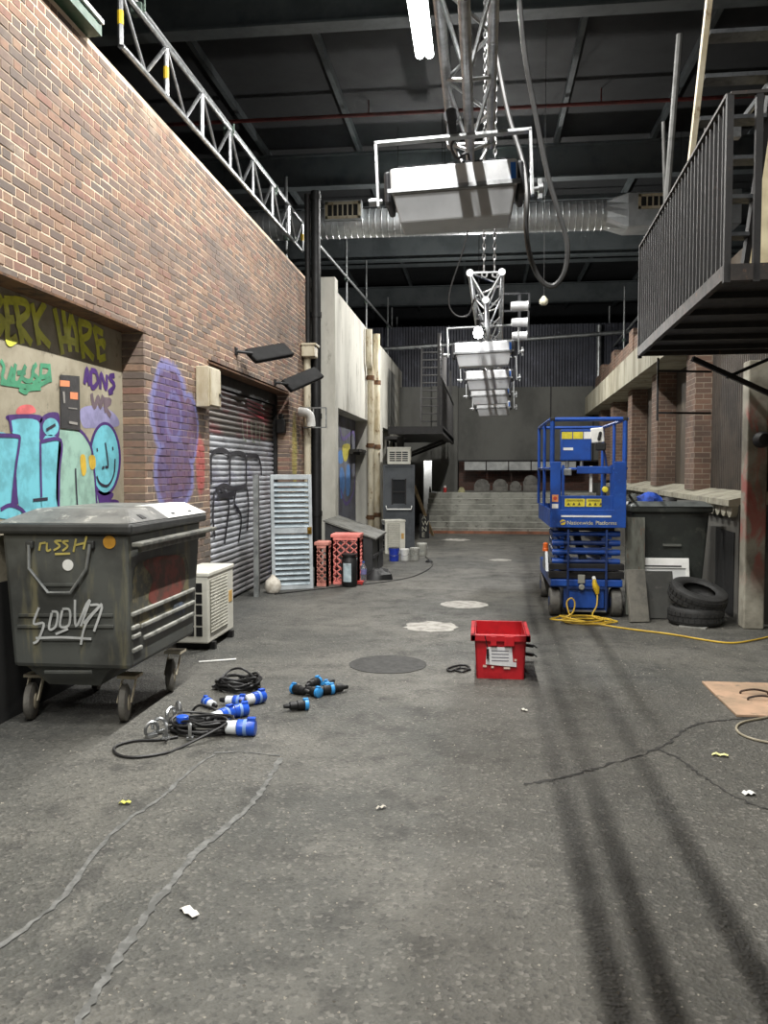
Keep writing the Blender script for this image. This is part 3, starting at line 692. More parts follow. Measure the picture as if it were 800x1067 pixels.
# chains
CH = M('chain_steel', (150, 150, 150), (110, 110, 110), .4, .8, sc=20)
for x, lb in ((504, 'left hoist chain dropping to the far truss'), (515, 'right hoist chain dropping to the far truss')):
    b = aty(x, 287, 7.95); mb = MB(); z = b.z+.12; k = 0
    while z < 7.35:
        ax = Vector((1, 0, 0)) if k % 2 else Vector((0, 1, 0)); ring = []
        for q in range(8):
            a = 2*PI*q/8; ring.append(Vector((b.x, b.y, z))+ax*.014*math.cos(a)+Vector((0, 0, .032*math.sin(a))))
        mb.tube(ring, .006, 5, True); z += .048; k += 1
    t = thing('hoist_chain', lb, 'chain', (b.x, b.y, b.z), 0, 'hoist chains')
    obj('links', mb, CH, t, True)
    mb = MB(); mb.tube(spline([(b.x, b.y, b.z+.10), (b.x, b.y, b.z+.04), (b.x-.02, b.y, b.z), (b.x+.02, b.y, b.z-.02), (b.x+.03, b.y, b.z+.03)], 4), .010, 6); obj('hook', mb, CH, t, True)
    mb = MB(); mb.box((b.x, b.y, 7.37), (.16, .2, .1)); obj('hoist_body', mb, BLKSTEEL, t, bevel=.02)
# small lights beside the far truss
for (x, y, Yd, lb) in ((541, 319, 8.9, 'topmost of three small silver lamps right of the far truss'), (541, 336, 9.6, 'middle of three small silver lamps right of the far truss'), (541, 350, 10.3, 'lowest of three small silver lamps right of the far truss')):
    c = aty(x, y, Yd); t = thing('spot_lamp', lb, 'lamp', c, 0, 'small lamps beside the far truss', local=True)
    mb = MB(); mb.lathe([(.03, -.09), (.045, -.085), (.05, -.02), (.05, .07), (.055, .09)], (0, 0, 0), 16, 'x'); obj('body', mb, HOUS, t, True)
    mb = MB(); mb.bar((.0, 0, .04), (.0, 0, .13), .03, .01); mb.bar((0, 0, .13), (-.22, 0, .13), .02, .02); mb.bar((.1, 0, -.02), (.1, 0, .13), .02, .006); mb.bar((0, 0, .13), (.1, 0, .13), .02, .006); obj('bracket', mb, DGREY, t)
# small lamp on the far truss
c = aty(498, 347, 9.15)
t = thing('work_lamp', 'small blazing bulb with star glare on the left of the far truss', 'lamp', c)
mb = MB(); mb.lathe([(.0, -.06), (.04, -.045), (.052, 0), (.04, .04), (.02, .065)], c, 16); obj('bulb', mb, emit('work_bulb', (1, 1, 1), 35), t, True)
mb = MB(); mb.cyl(c+Vector((0, 0, .06)), c+Vector((0, 0, .14)), .02, 10); mb.bar(c+Vector((0, 0, .12)), c+Vector((.06, .02, .13)), .025, .025); obj('socket', mb, BLKPLASTIC, t)
# added lamp, unseen behind the far truss, brightening the back of the set
c = aty(498.5, 346, 20.0)
t = thing('added_back_lamp', 'added lamp hidden behind the far truss to brighten the far end', 'lamp', c)
mb = MB(); mb.lathe([(.0, -.09), (.055, -.07), (.075, 0), (.055, .06), (.03, .09)], c, 16); obj('bulb', mb, emit('added_lamp_glow', (1, 1, 1), 90), t, True)
mb = MB(); mb.lathe([(.04, .09), (.05, .10), (.05, .2), (.02, .22)], c, 14); obj('socket', mb, BLKPLASTIC, t, True)
mb = MB(); mb.cyl(c+Vector((0, 0, .2)), (c.x, c.y, 8.2), .008, 6); obj('rod', mb, BLKSTEEL, t)
ld = bpy.data.lights.new('added_back_light', 'POINT'); ld.energy = 620; ld.color = (1, .98, .94); ld.shadow_soft_size = .08; lo = bpy.data.objects.new('added_back_light', ld); COL.objects.link(lo); lo.parent = t; lo.location = (0, 0, -.2)

def cable(label, pts, r, mat=None, name='cable', cat='cable', group=None, sub=6, n=7, smooth=True):
    mb = MB(); mb.tube(spline(pts, sub), r, n); return tag(obj(name, mb, mat or CABLEBLK, smooth=smooth), label, cat, group)
YC = 4.7
cable('thick grey power cable hanging in a long loop right of the near panel',
      [aty(x, y, YC+dy) for x, y, dy in ((538, -60, 0), (541, 0, 0), (547, 60, 0), (558, 120, 0), (570, 180, 0), (583, 225, 0), (591, 255, 0), (588, 283, 0), (576, 298, 0), (562, 290, 0), (552, 266, 0), (548, 235, 0), (549, 205, 0), (545, 170, .1), (530, 120, .2), (518, 60, .3), (512, 20, .35), (506, 5, .38))], .014, M('grey_cable', (70, 70, 70), (52, 52, 52), .45, 0, bump=0))
cable('thin dark cable looping down left of the far truss', [aty(x, y, 8.4) for x, y in ((496, 170), (490, 228), (481, 265), (470, 298), (468, 318), (476, 329), (488, 328), (494, 312))], .008)
cable('thin black cable draped over the near truss above the panel', [aty(x, y, 4.6) for x, y in ((486, 110), (491, 132), (478, 142), (470, 152), (476, 165), (487, 160), (489, 178))], .007)
# pendant bulb
c = aty(566.5, 314, 12.0)
t = thing('pendant_bulb', 'cream globe pendant hanging on a thin wire below the duct', 'pendant lamp', c)
mb = MB(); mb.lathe([(.0, -.06), (.04, -.05), (.062, -.02), (.06, .02), (.035, .05), (.015, .075)], c, 18); obj('globe', mb, M('opal_globe', (226, 222, 196), None, .3, 0), t, True)
mb = MB(); mb.cyl(c+Vector((0, 0, .07)), (c.x, c.y, 8.2), .004, 5); obj('wire', mb, BLKPLASTIC, t)

# spiral duct
DUCT = M('duct_zinc', (200, 204, 206), (176, 181, 183), .34, .45, sc=3, bump=.05)
DY = 16.1; dz = 6.42
t = thing('air_duct', 'silver spiral air duct crossing the hall with vent grilles', 'duct', (0, DY, dz-.27))
mb = MB(); prof = []; x = -8.0
while x < 2.25: prof += [(.262, x), (.262, x+.10), (.268, x+.105), (.268, x+.115)]; x += .12
mb.lathe(prof, (0, DY, dz), 32, 'x'); obj('spiral_pipe', mb, DUCT, t, True)
mb = MB(); P0 = []; n = 16                            # round to square transition
ring = [(2.26, DY+.265*math.cos(2*PI*k/n+PI/4), dz+.265*math.sin(2*PI*k/n+PI/4)) for k in range(n)]
sq = []
for k in range(n):
    a = 2*PI*k/n+PI/4; ca, sa = math.cos(a), math.sin(a); m_ = .30/max(abs(ca), abs(sa)); sq.append((2.62, DY+m_*ca, dz+m_*sa))
mb.add(ring+sq, [(k, (k+1) % n, (k+1) % n+n, k+n) for k in range(n)]); obj('transition', mb, DUCT, t)
mb = MB(); mb.bb(2.62, 4.6, DY-.3, DY+.3, dz-.3, dz+.3); obj('square_box', mb, DUCT, t, bevel=.01)
mb = MB(); mb.bb(-2.96, -2.25, DY-.36, DY-.2, dz-.02, dz+.34); obj('vent_box', mb, DUCT, t)
def grille(x0, x1, z0, z1, yy):
    mb = MB(); mb.bb(x0, x1, yy-.02, yy, z0, z0+.05); mb.bb(x0, x1, yy-.02, yy, z1-.05, z1); mb.bb(x0, x0+.05, yy-.02, yy, z0, z1); mb.bb(x1-.05, x1, yy-.02, yy, z0, z1)
    g = obj('vent_grille', mb, CREAM, t)
    mb = MB(); mb.bb(x0+.04, x1-.04, yy-.006, yy-.002, z0+.04, z1-.04); obj('vent_opening', mb, BLKPLASTIC, g)
    for k in range(1, 6):
        xx = x0+.05+(x1-x0-.1)*k/6; mb = MB(); mb.bb(xx-.012, xx+.012, yy-.018, yy-.007, z0+.05, z1-.05); obj('vane', mb, CREAM, g)
grille(2.80, 3.52, dz+.0, dz+.27, DY-.3); grille(-2.94, -2.27, dz, dz+.31, DY-.36)
for x in (-5, -1.6, 1.0, 3.6):
    mb = MB(); mb.cyl((x, DY, dz+.25), (x, DY, 8.2), .006, 6); obj('hanger_rod', mb, BLKSTEEL, t)

# ---------------- scaffolding over the left wall
p0 = Vector((-3.2, 7.3, 5.47)); p1 = Vector((-3.2, 14.9, 5.62)); hh = .5
t = thing('lattice_beam', 'aluminium lattice beam lying above the brick wall top', 'scaffold beam', p0)
for dzz in (0, hh):
    mb = MB(); mb.tube([p0+Vector((0, 0, dzz)), p1+Vector((0, 0, dzz))], .03, 10); obj('chord', mb, ALU, t, True)
n = 14
vert = []
for i in range(n+1):
    q = p0.lerp(p1, i/n)
    if i % 2 == 0:
        mb = MB(); mb.cyl(q, q+Vector((0, 0, hh)), .026, 8); v = obj('upright', mb, ALU, t, True)
        if i in (0, 2, n):
            mb = MB(); mb.cyl(q+Vector((0, 0, .18)), q+Vector((0, 0, .30)), .029, 8); obj('yellow_tape', mb, M('yellow_tape', (226, 190, 40), None, .5), v)
    if i < n:
        q1 = p0.lerp(p1, (i+1)/n)
        A = (q, q1+Vector((0, 0, hh))) if i % 2 else (q+Vector((0, 0, hh)), q1)
        mb = MB(); mb.cyl(A[0], A[1], .02, 8); obj('diagonal', mb, ALU, t, True)
mb = MB(); mb.tube([(-3.26, 4.5, 6.06), (-3.26, 14.2, 6.2)], .03, 10)
tt = thing('scaffold_tube', 'loose scaffold tube lying along the lattice beam top', 'scaffold tube', (-3.26, 4.5, 6.06)); obj('pipe', mb, GALV, tt, True)
COUP = M('coupler_steel', (112, 128, 118), (84, 98, 90), .5, .6, sc=20)
for y in (7.75, 10.6, 12.9):
    mb = MB(); mb.box((-3.23, y, 6.02), (.11, .08, .11)); mb.cyl((-3.16, y, 6.0), (-3.16, y, 6.12), .012, 6); obj('coupler', mb, COUP, tt, bevel=.015)
def pole(label, px, X, ztop, zbot=0.0, coupz=None, r=.027, py=300, mat=None):
    p = atx(px, py, X); t = thing('scaffold_pole', label, 'scaffold pole', (p.x, p.y, zbot), 0, 'upright scaffold poles')
    mb = MB(); mb.cyl((p.x, p.y, zbot), (p.x, p.y, ztop), r, 10); obj('pipe', mb, mat or GALV, t, True)
    mb = MB(); mb.box((p.x, p.y, coupz or ztop-.5), (.09, .1, .09)); obj('coupler', mb, COUP, t, bevel=.015)
    return p
BXP = -3.62
pole('scaffold pole stub under the near end of the lattice beam', 185, -3.62, 5.5, coupz=5.4, py=140)
pole('scaffold pole standing up through the far end of the lattice beam', 298, -3.40, 6.80, coupz=5.75, py=220)
pts = []
for px, zt, lb in ((331.5, 6.75, 'tall scaffold pole right behind the black downpipe'), (361, 6.85, 'scaffold pole under the left vent grille'), (381.5, 7.1, 'scaffold pole rising over the twin cream downpipes'),
                   (404, 7.2, 'fourth scaffold pole along the concrete wall, left of the hoist cable'), ):
    p = atx(px, 320, -2.97); pts.append(p); pole(lb, px, -2.97, zt, coupz=5.75+.045*(p.y-14.9), py=320)
for Yd, lb in ((27.9, 'third last scaffold pole toward the far end'), (29.6, 'second last scaffold pole toward the far end'), (31.3, 'last and most distant scaffold pole of the left row')):
    px = proj((-2.97, Yd, 6))[0]; pole(lb, px, -2.97, 7.1, coupz=5.75+.045*(Yd-14.9), py=320)
mb = MB(); mb.tube([(-2.91, 14.6, 5.72), (-2.91, 31.8, 6.50)], .03, 10); tag(obj('scaffold_rail', mb, GALV, smooth=True), 'long scaffold rail running along the concrete wall poles', 'scaffold tube')
# green edge beam on the brick wall
a = BX+.03
t = thing('green_beam', 'dark green painted beam end projecting on the wall top', 'beam', (a, 4, 5.0))
mb = MB(); mb.bb(a-.3, a+.08, 3.0, 6.25, 5.003, 5.09); obj('channel', mb, M('green_paint', (14, 68, 44), (11, 56, 36), .5, 0), t)
mb = MB(); mb.bb(a-.02, a+.10, 3.0, 6.25, 5.09, 5.12); obj('capping', mb, WHITEPAINT, t)
# pipe across the back
mb = MB(); mb.tube([(-3.2, 26.3, 5.5), (5.0, 26.3, 5.93)], .06, 12); tag(obj('scaffold_rail', mb, GALV, smooth=True), 'pale horizontal tube spanning the far end above the steps', 'scaffold tube')
# right rear poles
for px, X, zt, zb, r, lb in ((624, 3.62, 6.2, 4.52, .075, 'thick pale vertical pipe behind the right ledge'), (634.5, 4.02, 6.9, 0, .03, 'thin pole right of the thick pale pipe'), (650, 4.02, 6.9, 0, .03, 'thin pole beside the right brick parapet')):
    pole(lb, px, X, zt, zb, 5.4, r, 350)
a = atx(630, 372, 4.1); b = atx(690, 300, 4.1)
mb = MB(); mb.tube([a, b], .035, 10); tag(obj('scaffold_brace', mb, GALV, smooth=True), 'slanting scaffold brace rising behind the right balcony', 'scaffold tube')

# ---------------- wall fittings on the left
# downpipe, black
p = Vector((-2.86, 14.42, 0))
t = thing('downpipe', 'tall black downpipe at the corner of brick and concrete walls', 'pipe', p)
mb = MB(); mb.cyl(p, (p.x, p.y, 6.5), .085, 16); obj('pipe', mb, BLKPLASTIC, t, True)
for z in (.9, 2.6, 4.35, 6.35): mb = MB(); mb.cyl((p.x, p.y, z), (p.x, p.y, z+.09), .098, 16); obj('socket', mb, BLKPLASTIC, t, True)
mb = MB(); mb.cyl((p.x-.14, p.y-.02, 0), (p.x-.14, p.y-.02, 6.45), .05, 12); obj('thin_pipe', mb, BLKSTEEL, t, True)
# cream pipe with sconce box
p = Vector((-2.93, 13.98, 0))
t = thing('conduit_pipe', 'cream conduit pipe beside the black downpipe with a box on top', 'pipe', p)
mb = MB(); mb.cyl((p.x, p.y, 0), (p.x, p.y, 3.62), .06, 14); obj('pipe', mb, CREAM, t, True)
mb = MB(); mb.bb(p.x-.06, p.x+.16, p.y-.18, p.y+.14, 3.60, 3.78); obj('junction_box', mb, CREAM, t, bevel=.015)
mb = MB(); mb.bb(p.x-.06, p.x+.19, p.y-.2, p.y+.16, 3.78, 3.82); obj('box_cap', mb, CREAM, t, bevel=.01)
mb = MB()
for z in (2.42, 2.75): mb.bar((p.x-.05, p.y-.08, z), (p.x+.34, p.y-.08, z), .02)
for x in (.12, .34): mb.bar((p.x+x, p.y-.08, 2.42), (p.x+x, p.y-.08, 2.75), .02)
obj('cage_bracket', mb, GALV, t)
# vent elbow
p = atx(312, 434, BX); mb = MB(); mb.tube(spline([p+Vector((-.06, -.05, .07)), p+Vector((.08, -.04, .07)), p+Vector((.16, 0, .03)), p+Vector((.18, .05, -.08)), p+Vector((.18, .06, -.16))], 5), .075, 14)
tag(obj('vent_elbow', mb, WHITEPAINT, smooth=True), 'short white pipe elbow sticking out of the brick by the conduit', 'pipe')
# meter box
a = atx(204, 383, BX); t = thing('meter_box', 'cream metal meter box fixed at the corner left of the shutter', 'electrical box', (BX, 8.82, 2.36))
mb = MB(); mb.bb(BX+.004, BX+.15, 8.58, 8.96, 2.37, 2.80); obj('body', mb, CREAM, t, bevel=.01)
mb = MB(); mb.bb(BX+.15, BX+.165, 8.60, 8.94, 2.39, 2.78); d = obj('door', mb, CREAM, t, bevel=.006)
mb = MB(); mb.bb(BX+.165, BX+.185, 8.87, 8.92, 2.50, 2.53); obj('latch', mb, BLKPLASTIC, d)
mb = MB(); mb.cyl((BX+.08, 8.95, 2.46), (BX+.08, 9.06, 2.46), .018, 8); obj('outlet', mb, WHITEPAINT, t)
# flood lights
def flood(label, Yb, zb, zt, ln):
    t = thing('flood_light', label, 'flood light', (BX, Yb, zb), 0, 'black floodlights over the shutter')
    mb = MB(); mb.cyl((BX-.01, Yb, zb), (BX+.16, Yb+.18, zb-.005), .02, 8); mb.box((BX+.01, Yb, zb), (.02, .09, .09)); obj('arm', mb, BLKPLASTIC, t)
    a = Vector((BX+.13, Yb+.2, zb-.04)); b = Vector((BX+.45, Yb+.2+ln, zt)); d = (b-a).normalized()
    mb = MB(); mb.bar(a, b, .23, .065, up=(1, 0, 1)); h = obj('head', mb, M('floodlight_black', (13, 13, 14), (9, 9, 9), .7, 0, spec=.2), t, bevel=.02)
    mb = MB(); s = Vector((.35, 0, -.9)).normalized()*.036; mb.bar(a+d*.1+s, b-d*.05+s, .17, .008, up=(1, 0, 1)); obj('lens', mb, M('lamp_glass', (92, 96, 98), None, .2), h)
flood('black floodlight tilted over the middle of the roller shutter', 10.05, 3.16, 3.30, .72)
flood('black floodlight angled upward beside the conduit pipe', 12.0, 2.98, 3.24, .85)
# lamp inside shutter recess
mb = MB(); y = 12.9; mb.bb(-3.17, -3.04, y-.16, y-.002, 2.28, 2.5); mb.bb(-3.14, -3.07, y-.14, y-.02, 2.5, 2.58)
tag(obj('wall_lantern', mb, BLKSTEEL, bevel=.02), 'dark wall lantern on the brick jamb inside the shutter recess', 'lamp')
# twin cream downpipes on the concrete wall
for (x0, x1, xt, yt, r, lb, bend) in ((392, 392, 391, 347, .09, 'right one of the twin rusty cream downpipes on the concrete wall', 0), (386, 388, 384, 343, .075, 'left one of the twin rusty cream downpipes, kinked halfway', 1)):
    p = atx(x0, 500, CX+.1); yb = p.y; zt = atx(xt, yt, CX+.1).z
    t = thing('downpipe', lb, 'pipe', (CX+.1, yb, 0)); mb = MB()
    if bend: mb.tube(spline([(CX+.1, yb, 0), (CX+.1, yb, 2), (CX+.1, yb, 3.75), (CX+.1, yb-.22, 4.05), (CX+.1, yb-.25, 4.4), (CX+.1, yb-.25, zt)], 5), r, 12)
    else: mb.cyl((CX+.1, yb, 0), (CX+.1, yb, zt), r, 12)
    obj('pipe', mb, CREAM, t, True)
    mb = MB()
    for z in (.6, 2.2, 3.7): mb.cyl((CX+.1, yb, z), (CX+.1, yb, z+.1), r*1.2, 12); mb.bb(CX-.01, CX+.1, yb-.02, yb+.02, z+.02, z+.06)
    obj('bracket', mb, DRUST, t, True)

# ================================================================== THINGS ON THE FLOOR, LEFT
def hexa(mb, b, tp):           # b,tp: (x0,x1,y0,y1,z)
    r = lambda q: [(q[0], q[2], q[4]), (q[1], q[2], q[4]), (q[1], q[3], q[4]), (q[0], q[3], q[4])]
    return mb.add(r(b)+r(tp), [(3, 2, 1, 0), (4, 5, 6, 7), (0, 1, 5, 4), (1, 2, 6, 5), (2, 3, 7, 6), (3, 0, 4, 7)])
def bin_mat(name, base, dark, streak):
    m, nt, b = nodes(name); k = NT(nt); p = k.pos()
    c = k.mix(k.step(k.noise(p, 2.2, 6), .4, .65), lin(base), lin(dark))
    s = k.step(k.noise(k.scale(p, (5, 5, .7)), 1.3, 5, .6), .54, .68); c = k.mix(k.math('MULTIPLY', s, .6), c, lin(streak))
    k.l(c, b.inputs['Base Color']); b.inputs['Roughness'].default_value = .5; k.bump(b, k.noise(p, 30, 4), .15, .004); return m
BINM = bin_mat('bin_plastic', (82, 84, 80), (60, 61, 58), (132, 126, 96))
LIDM = M('bin_lid', (112, 112, 108), (80, 80, 78), .5, 0, sc=2.5, c3=(160, 158, 150))
RIM = M('bin_rim', (58, 59, 58), (44, 45, 44), .5, 0, sc=4)
WHEEL = M('wheel_rubber', (104, 101, 94), (80, 78, 72), .7, 0, sc=12)
def caster(c, t, r=.125, yaw=.25):
    c = Vector(c); a = Vector((math.cos(yaw), math.sin(yaw), 0)); mb = MB(); n0 = len(mb.v)
    mb.lathe([(.03, -.03), (r-.02, -.028), (r, -.018), (r, .018), (r-.02, .028), (.03, .03)], (0, 0, 0), 20, 'x')
    R = Euler((0, 0, yaw)).to_matrix(); mb.v = [tuple(R @ Vector(v)+c) for v in mb.v]; w_ = obj('wheel', mb, WHEEL, t, True)
    mb = MB(); mb.lathe([(.05, -.034), (.055, -.03), (.055, .03), (.05, .034)], (0, 0, 0), 12, 'x'); mb.v = [tuple(R @ Vector(v)+c) for v in mb.v]; obj('hub', mb, CREAM, w_, True)
    mb = MB()
    for s in (-1, 1): mb.bar(c+a*s*.045, c+a*s*.045+Vector((.02, .05, r+.05)), .05, .008, up=a)
    mb.box(c+Vector((.02, .05, r+.05)), (.13, .13, .02)); obj('fork', mb, CREAM, t)
yF, yB = 5.15, 6.55
xl = aty(1, 560, yF).x; xr = aty(134, 560, yF).x; xbl = aty(14, 700, yF).x; xbr = aty(137, 700, yF).x
t = thing('wheelie_bin', 'large grimy grey four-wheeled bin tagged with graffiti beside the painted panel', 'bin', ((xl+xr)/2, (yF+yB)/2, 0))
mb = MB(); hexa(mb, (xbl, xbr, yF, yB-.2, .40), (xl, xr, yF, yB, 1.30)); body = obj('body', mb, BINM, t, bevel=.03)
mb = MB(); hexa(mb, (xl+.25, xr-.27, yF+.12, yB-.5, .26), (xl+.13, xr-.15, yF+.03, yB-.3, .41)); obj('sump', mb, BINM, t)
mb = MB(); hexa(mb, (xl-.035, xr+.035, yF-.04, yB+.05, 1.285), (xl-.035, xr+.035, yF-.04, yB+.05, 1.355)); obj('rim', mb, RIM, t, bevel=.02)
mb = MB(); hexa(mb, (xl-.03, xr+.03, yF-.03, yB+.04, 1.355), (xl+.12, xr-.10, yF+.22, yB-.1, 1.44)); lid = obj('lid', mb, LIDM, t, bevel=.02)
mb = MB()
for q in (.25, .8, 1.15): mb.box((xr-.02, yF+q, 1.385), (.05, .07, .012), (0, .5, 0))
obj('lid_slot', mb, BLKPLASTIC, lid)
mb = MB(); hexa(mb, (xr-.32, xr+.032, yF+.62, yB+.043, 1.358), (xr-.22, xr-.098, yF+.62, yB-.098, 1.444)); obj('white_lid_end', mb, WHITEPAINT, lid)
NF = (0, -1, 0)
def pf(pts, Y): return [aty(x, y, Y) for x, y in pts]
BO = (0, 520, 3.636)
mb = MB(); mb.tube([p+Vector((0, -.03, 0)) for p in pf(crop([(118, 172), (118, 260), (190, 352), (275, 352), (335, 262), (348, 170)], *BO), yF)], .011, 8); obj('lift_handle', mb, GALV, t, True)
for x in (118, 348):
    c = pf(crop([(x, 172)], *BO), yF)[0]; mb = MB(); mb.box(c+Vector((0, -.016, 0)), (.05, .034, .05)); obj('handle_bracket', mb, RIM, t, bevel=.008)
mb = MB()
for a, b_ in (((72, 440), (430, 440)), ((68, 482), (432, 482)), ((160, 530), (350, 530)), ((170, 655), (350, 655)), ((165, 325), (300, 325))):
    P = pf(crop([a, b_], *BO), yF); mb.bar(P[0]+Vector((0, -.006, 0)), P[1]+Vector((0, -.006, 0)), .014, .022)
obj('front_rib', mb, BINM, t, bevel=.004)
mb = MB()
for z0, a, b_ in ((.76, .02, 1.2), (.66, .16, 1.2), (.57, .20, 1.18), (.67, .02, .12), (.61, .02, .14), (.52, .02, .16)):
    mb.bar((xr+.005+(z0-1.3)*.0, yF+a, z0), (xr+.005, yF+b_, z0+.0), .03, .03)
obj('side_rib', mb, M('worn_rib', (156, 156, 148), (104, 104, 98), .5, 0, sc=8), t, bevel=.008)
mb = MB(); mb.bar((xr+.06, yF-.02, 1.22), (xr+.06, yB+.12, 1.22), .07, .03); mb.bar((xr+.03, yF+.1, 1.19), (xr+.03, yB, 1.19), .03, .06); obj('comb_rail', mb, M('worn_rail', (122, 122, 114), (84, 84, 80), .5, .1, sc=8), t, bevel=.008)
c = pf(crop([(258, 250)], *BO), yF)[0]; mb = MB(); mb.lathe([(.0, -.004), (.037, -.004), (.037, 0)], c+Vector((0, -.001, 0)), 20, 'y'); obj('round_sticker', mb, WHITEPAINT, t)
c = pf(crop([(415, 163)], *BO), yF)[0]; mb = MB(); mb.lathe([(.0, -.004), (.043, -.004), (.043, 0)], c+Vector((0, -.001, 0)), 20, 'y'); obj('orange_sticker', mb, P_('orange_sticker', (206, 150, 46)), t)
def bstrokes(name, mat, S, wid, O, Y, off, par, taper=False):
    mb = MB()
    for st in S: ribbon(mb, spline(pf(crop(st, *O), Y), 5), wid, NF, off, taper)
    return obj(name, mb, mat, par)
TAGW = P_('tag_white', (190, 192, 190)); TAGY = P_('tag_yellow', (186, 172, 92))
bstrokes('tag_white', TAGW, [[(152, 410), (132, 470), (170, 470), (150, 530), (130, 545)], [(200, 430), (190, 490), (215, 480), (222, 430), (200, 425)], [(240, 420), (232, 480), (265, 475), (268, 420), (240, 415)], [(288, 380), (292, 480), (330, 400), (345, 380)], [(345, 382), (310, 480)], [(345, 400), (380, 405), (320, 470), (390, 400), (360, 500)], [(390, 395), (330, 470), (310, 550)], [(215, 510), (262, 490)], [(140, 525), (240, 522), (350, 528)]], .016, BO, yF, .014, t)
bstrokes('tag_yellow', TAGY, [[(155, 165), (150, 195)], [(155, 168), (175, 165)], [(180, 165), (180, 195), (195, 190)], [(235, 158), (210, 160), (228, 178), (205, 194)], [(262, 158), (240, 162), (258, 178), (238, 196)], [(290, 150), (280, 200)], [(330, 140), (318, 190)], [(285, 175), (325, 165)], [(210, 208), (268, 206)]], .014, BO, yF, .006, t)
# smeared colours on the side
def sidep(name, mat, S, off):
    mb = MB()
    for st in S: poly(mb, spline([atx(x, y, xr) for x, y in crop(st, *BO)], 4, True), NX, off)
    return obj(name, mb, mat, t)
def smear(n, c1, c2): return M('smear_'+n, c1, c2, .7, 0, sc=7, lo=.42, hi=.56)
sidep('paint_smear', smear('ochre', (120, 112, 84), (78, 78, 70)), [[(510, 260), (600, 230), (700, 215), (705, 380), (600, 440), (540, 490), (505, 500)]], .004)
sidep('paint_smear', smear('red', (128, 66, 56), (92, 66, 56)), [[(540, 240), (620, 215), (690, 225), (690, 340), (610, 400), (560, 380), (575, 300)]], .006)
sidep('paint_smear', smear('blue', (96, 112, 140), (84, 90, 96)), [[(655, 400), (690, 390), (695, 430), (660, 440)]], .008)
for p in (fl(130, 751), fl(33, 749), fl(178, 720), (xbl+.12, 6.1, 0)): caster((p[0], p[1], .125), t)

# air conditioner
ACW = M('ac_white', (224, 222, 210), (204, 202, 190), .4, 0, sc=3)
def ac_unit(label, loc, rz, w=.80, d=.33, h=.66, feet=True, group='outdoor air conditioner units'):
    """front (grille) faces local +x; the slotted end faces local -y"""
    t = thing('air_conditioner', label, 'air conditioner', loc, rz, group, local=True); f0 = .07 if feet else 0
    mb = MB(); mb.bb(-d, 0, 0, w, f0, f0+h); obj('casing', mb, ACW, t, bevel=.015)
    mb = MB(); mb.bb(-d-.008, .008, -.008, w+.008, f0+h-.03, f0+h+.012); obj('top_cover', mb, ACW, t, bevel=.01)
    mb = MB(); mb.bb(-.002, .006, .05, w*.72, f0+.08, f0+h-.06); g = obj('fan_grille', mb, M('grille_grey', (140, 138, 126), (112, 110, 100), .6, 0, sc=20), t)
    mb = MB()
    for k in range(14): y = .07+k*(w*.72-.09)/13; mb.bb(.006, .012, y-.004, y+.004, f0+.09, f0+h-.07)
    for k in range(16): z = f0+.1+k*(h-.18)/15; mb.bb(.006, .013, .055, w*.72-.005, z-.004, z+.004)
    obj('grille_bars', mb, ACW, g)
    for r in range(5):
        for c in range(3):
            mb = MB(); x = -d+.05+c*(d-.09)/3; z = f0+.07+r*(h-.14)/5; mb.bb(x, x+(d-.09)/3-.02, -.004, .002, z, z+(h-.14)/5-.018); obj('side_slot', mb, BLKPLASTIC, t)
    mb = MB(); mb.bb(0, .004, w*.8, w*.93, f0+h*.45, f0+h*.62); obj('energy_label', mb, P_('label_orange', (220, 176, 100)), t)
    if feet:
        for y in (.12, w-.12):
            mb = MB(); mb.bb(-d-.02, .03, y-.03, y+.03, 0, f0); obj('foot', mb, BLKPLASTIC, t)
    return t
ac_unit('cream outdoor air conditioner on the floor beside the grimy bin', (-2.53, 7.53, 0), 0)

# louvred door
LD = M('louvre_paint', (136, 148, 154), (112, 124, 130), .45, .1, sc=4)
a = Vector((-2.93, 11.5, 0)); rz = math.atan2(.27, .54); w_ = .60; h_ = 1.64
t = thing('louvred_door', 'pale blue-grey louvred metal door propped before the shutter', 'door', a, 0, local=True, rot=(math.radians(-3), 0, rz))
FR = M('door_frame_white', (186, 192, 195), (162, 168, 171), .45, .1, sc=4)
mb = MB(); mb.bb(0, .05, -.02, .02, 0, h_); obj('stile', mb, FR, t, bevel=.004); mb = MB(); mb.bb(w_-.05, w_, -.02, .02, 0, h_); obj('stile', mb, FR, t, bevel=.004)
for z0, z1 in ((0, .06), (.80, .88), (h_-.07, h_)):
    mb = MB(); mb.bb(.05, w_-.05, -.02, .02, z0, z1); obj('rail', mb, FR, t, bevel=.004)
mb = MB(); mb.box((w_/2, 0, 0), (w_-.1, .006, .075), (math.radians(-38), 0, 0)); sl = mb.mesh('louvre', LD)
for z0, n in ((.06, 10), (.88, 9)):
    for k in range(n):
        o = bpy.data.objects.new('louvre', sl); o.parent = t; o.location = (0, 0, z0+.035+k*.0735); COL.objects.link(o)
mb = MB(); mb.bb(w_-.075, w_-.012, -.034, -.02, .785, .885); mb.lathe([(.018, -.06), (.018, -.03), (.01, -.03), (.01, -.02)], (w_-.045, 0, .84), 10, 'y'); obj('brass_lock', mb, M('brass', (176, 140, 60), (120, 96, 44), .35, .8), t, label='brass lock')
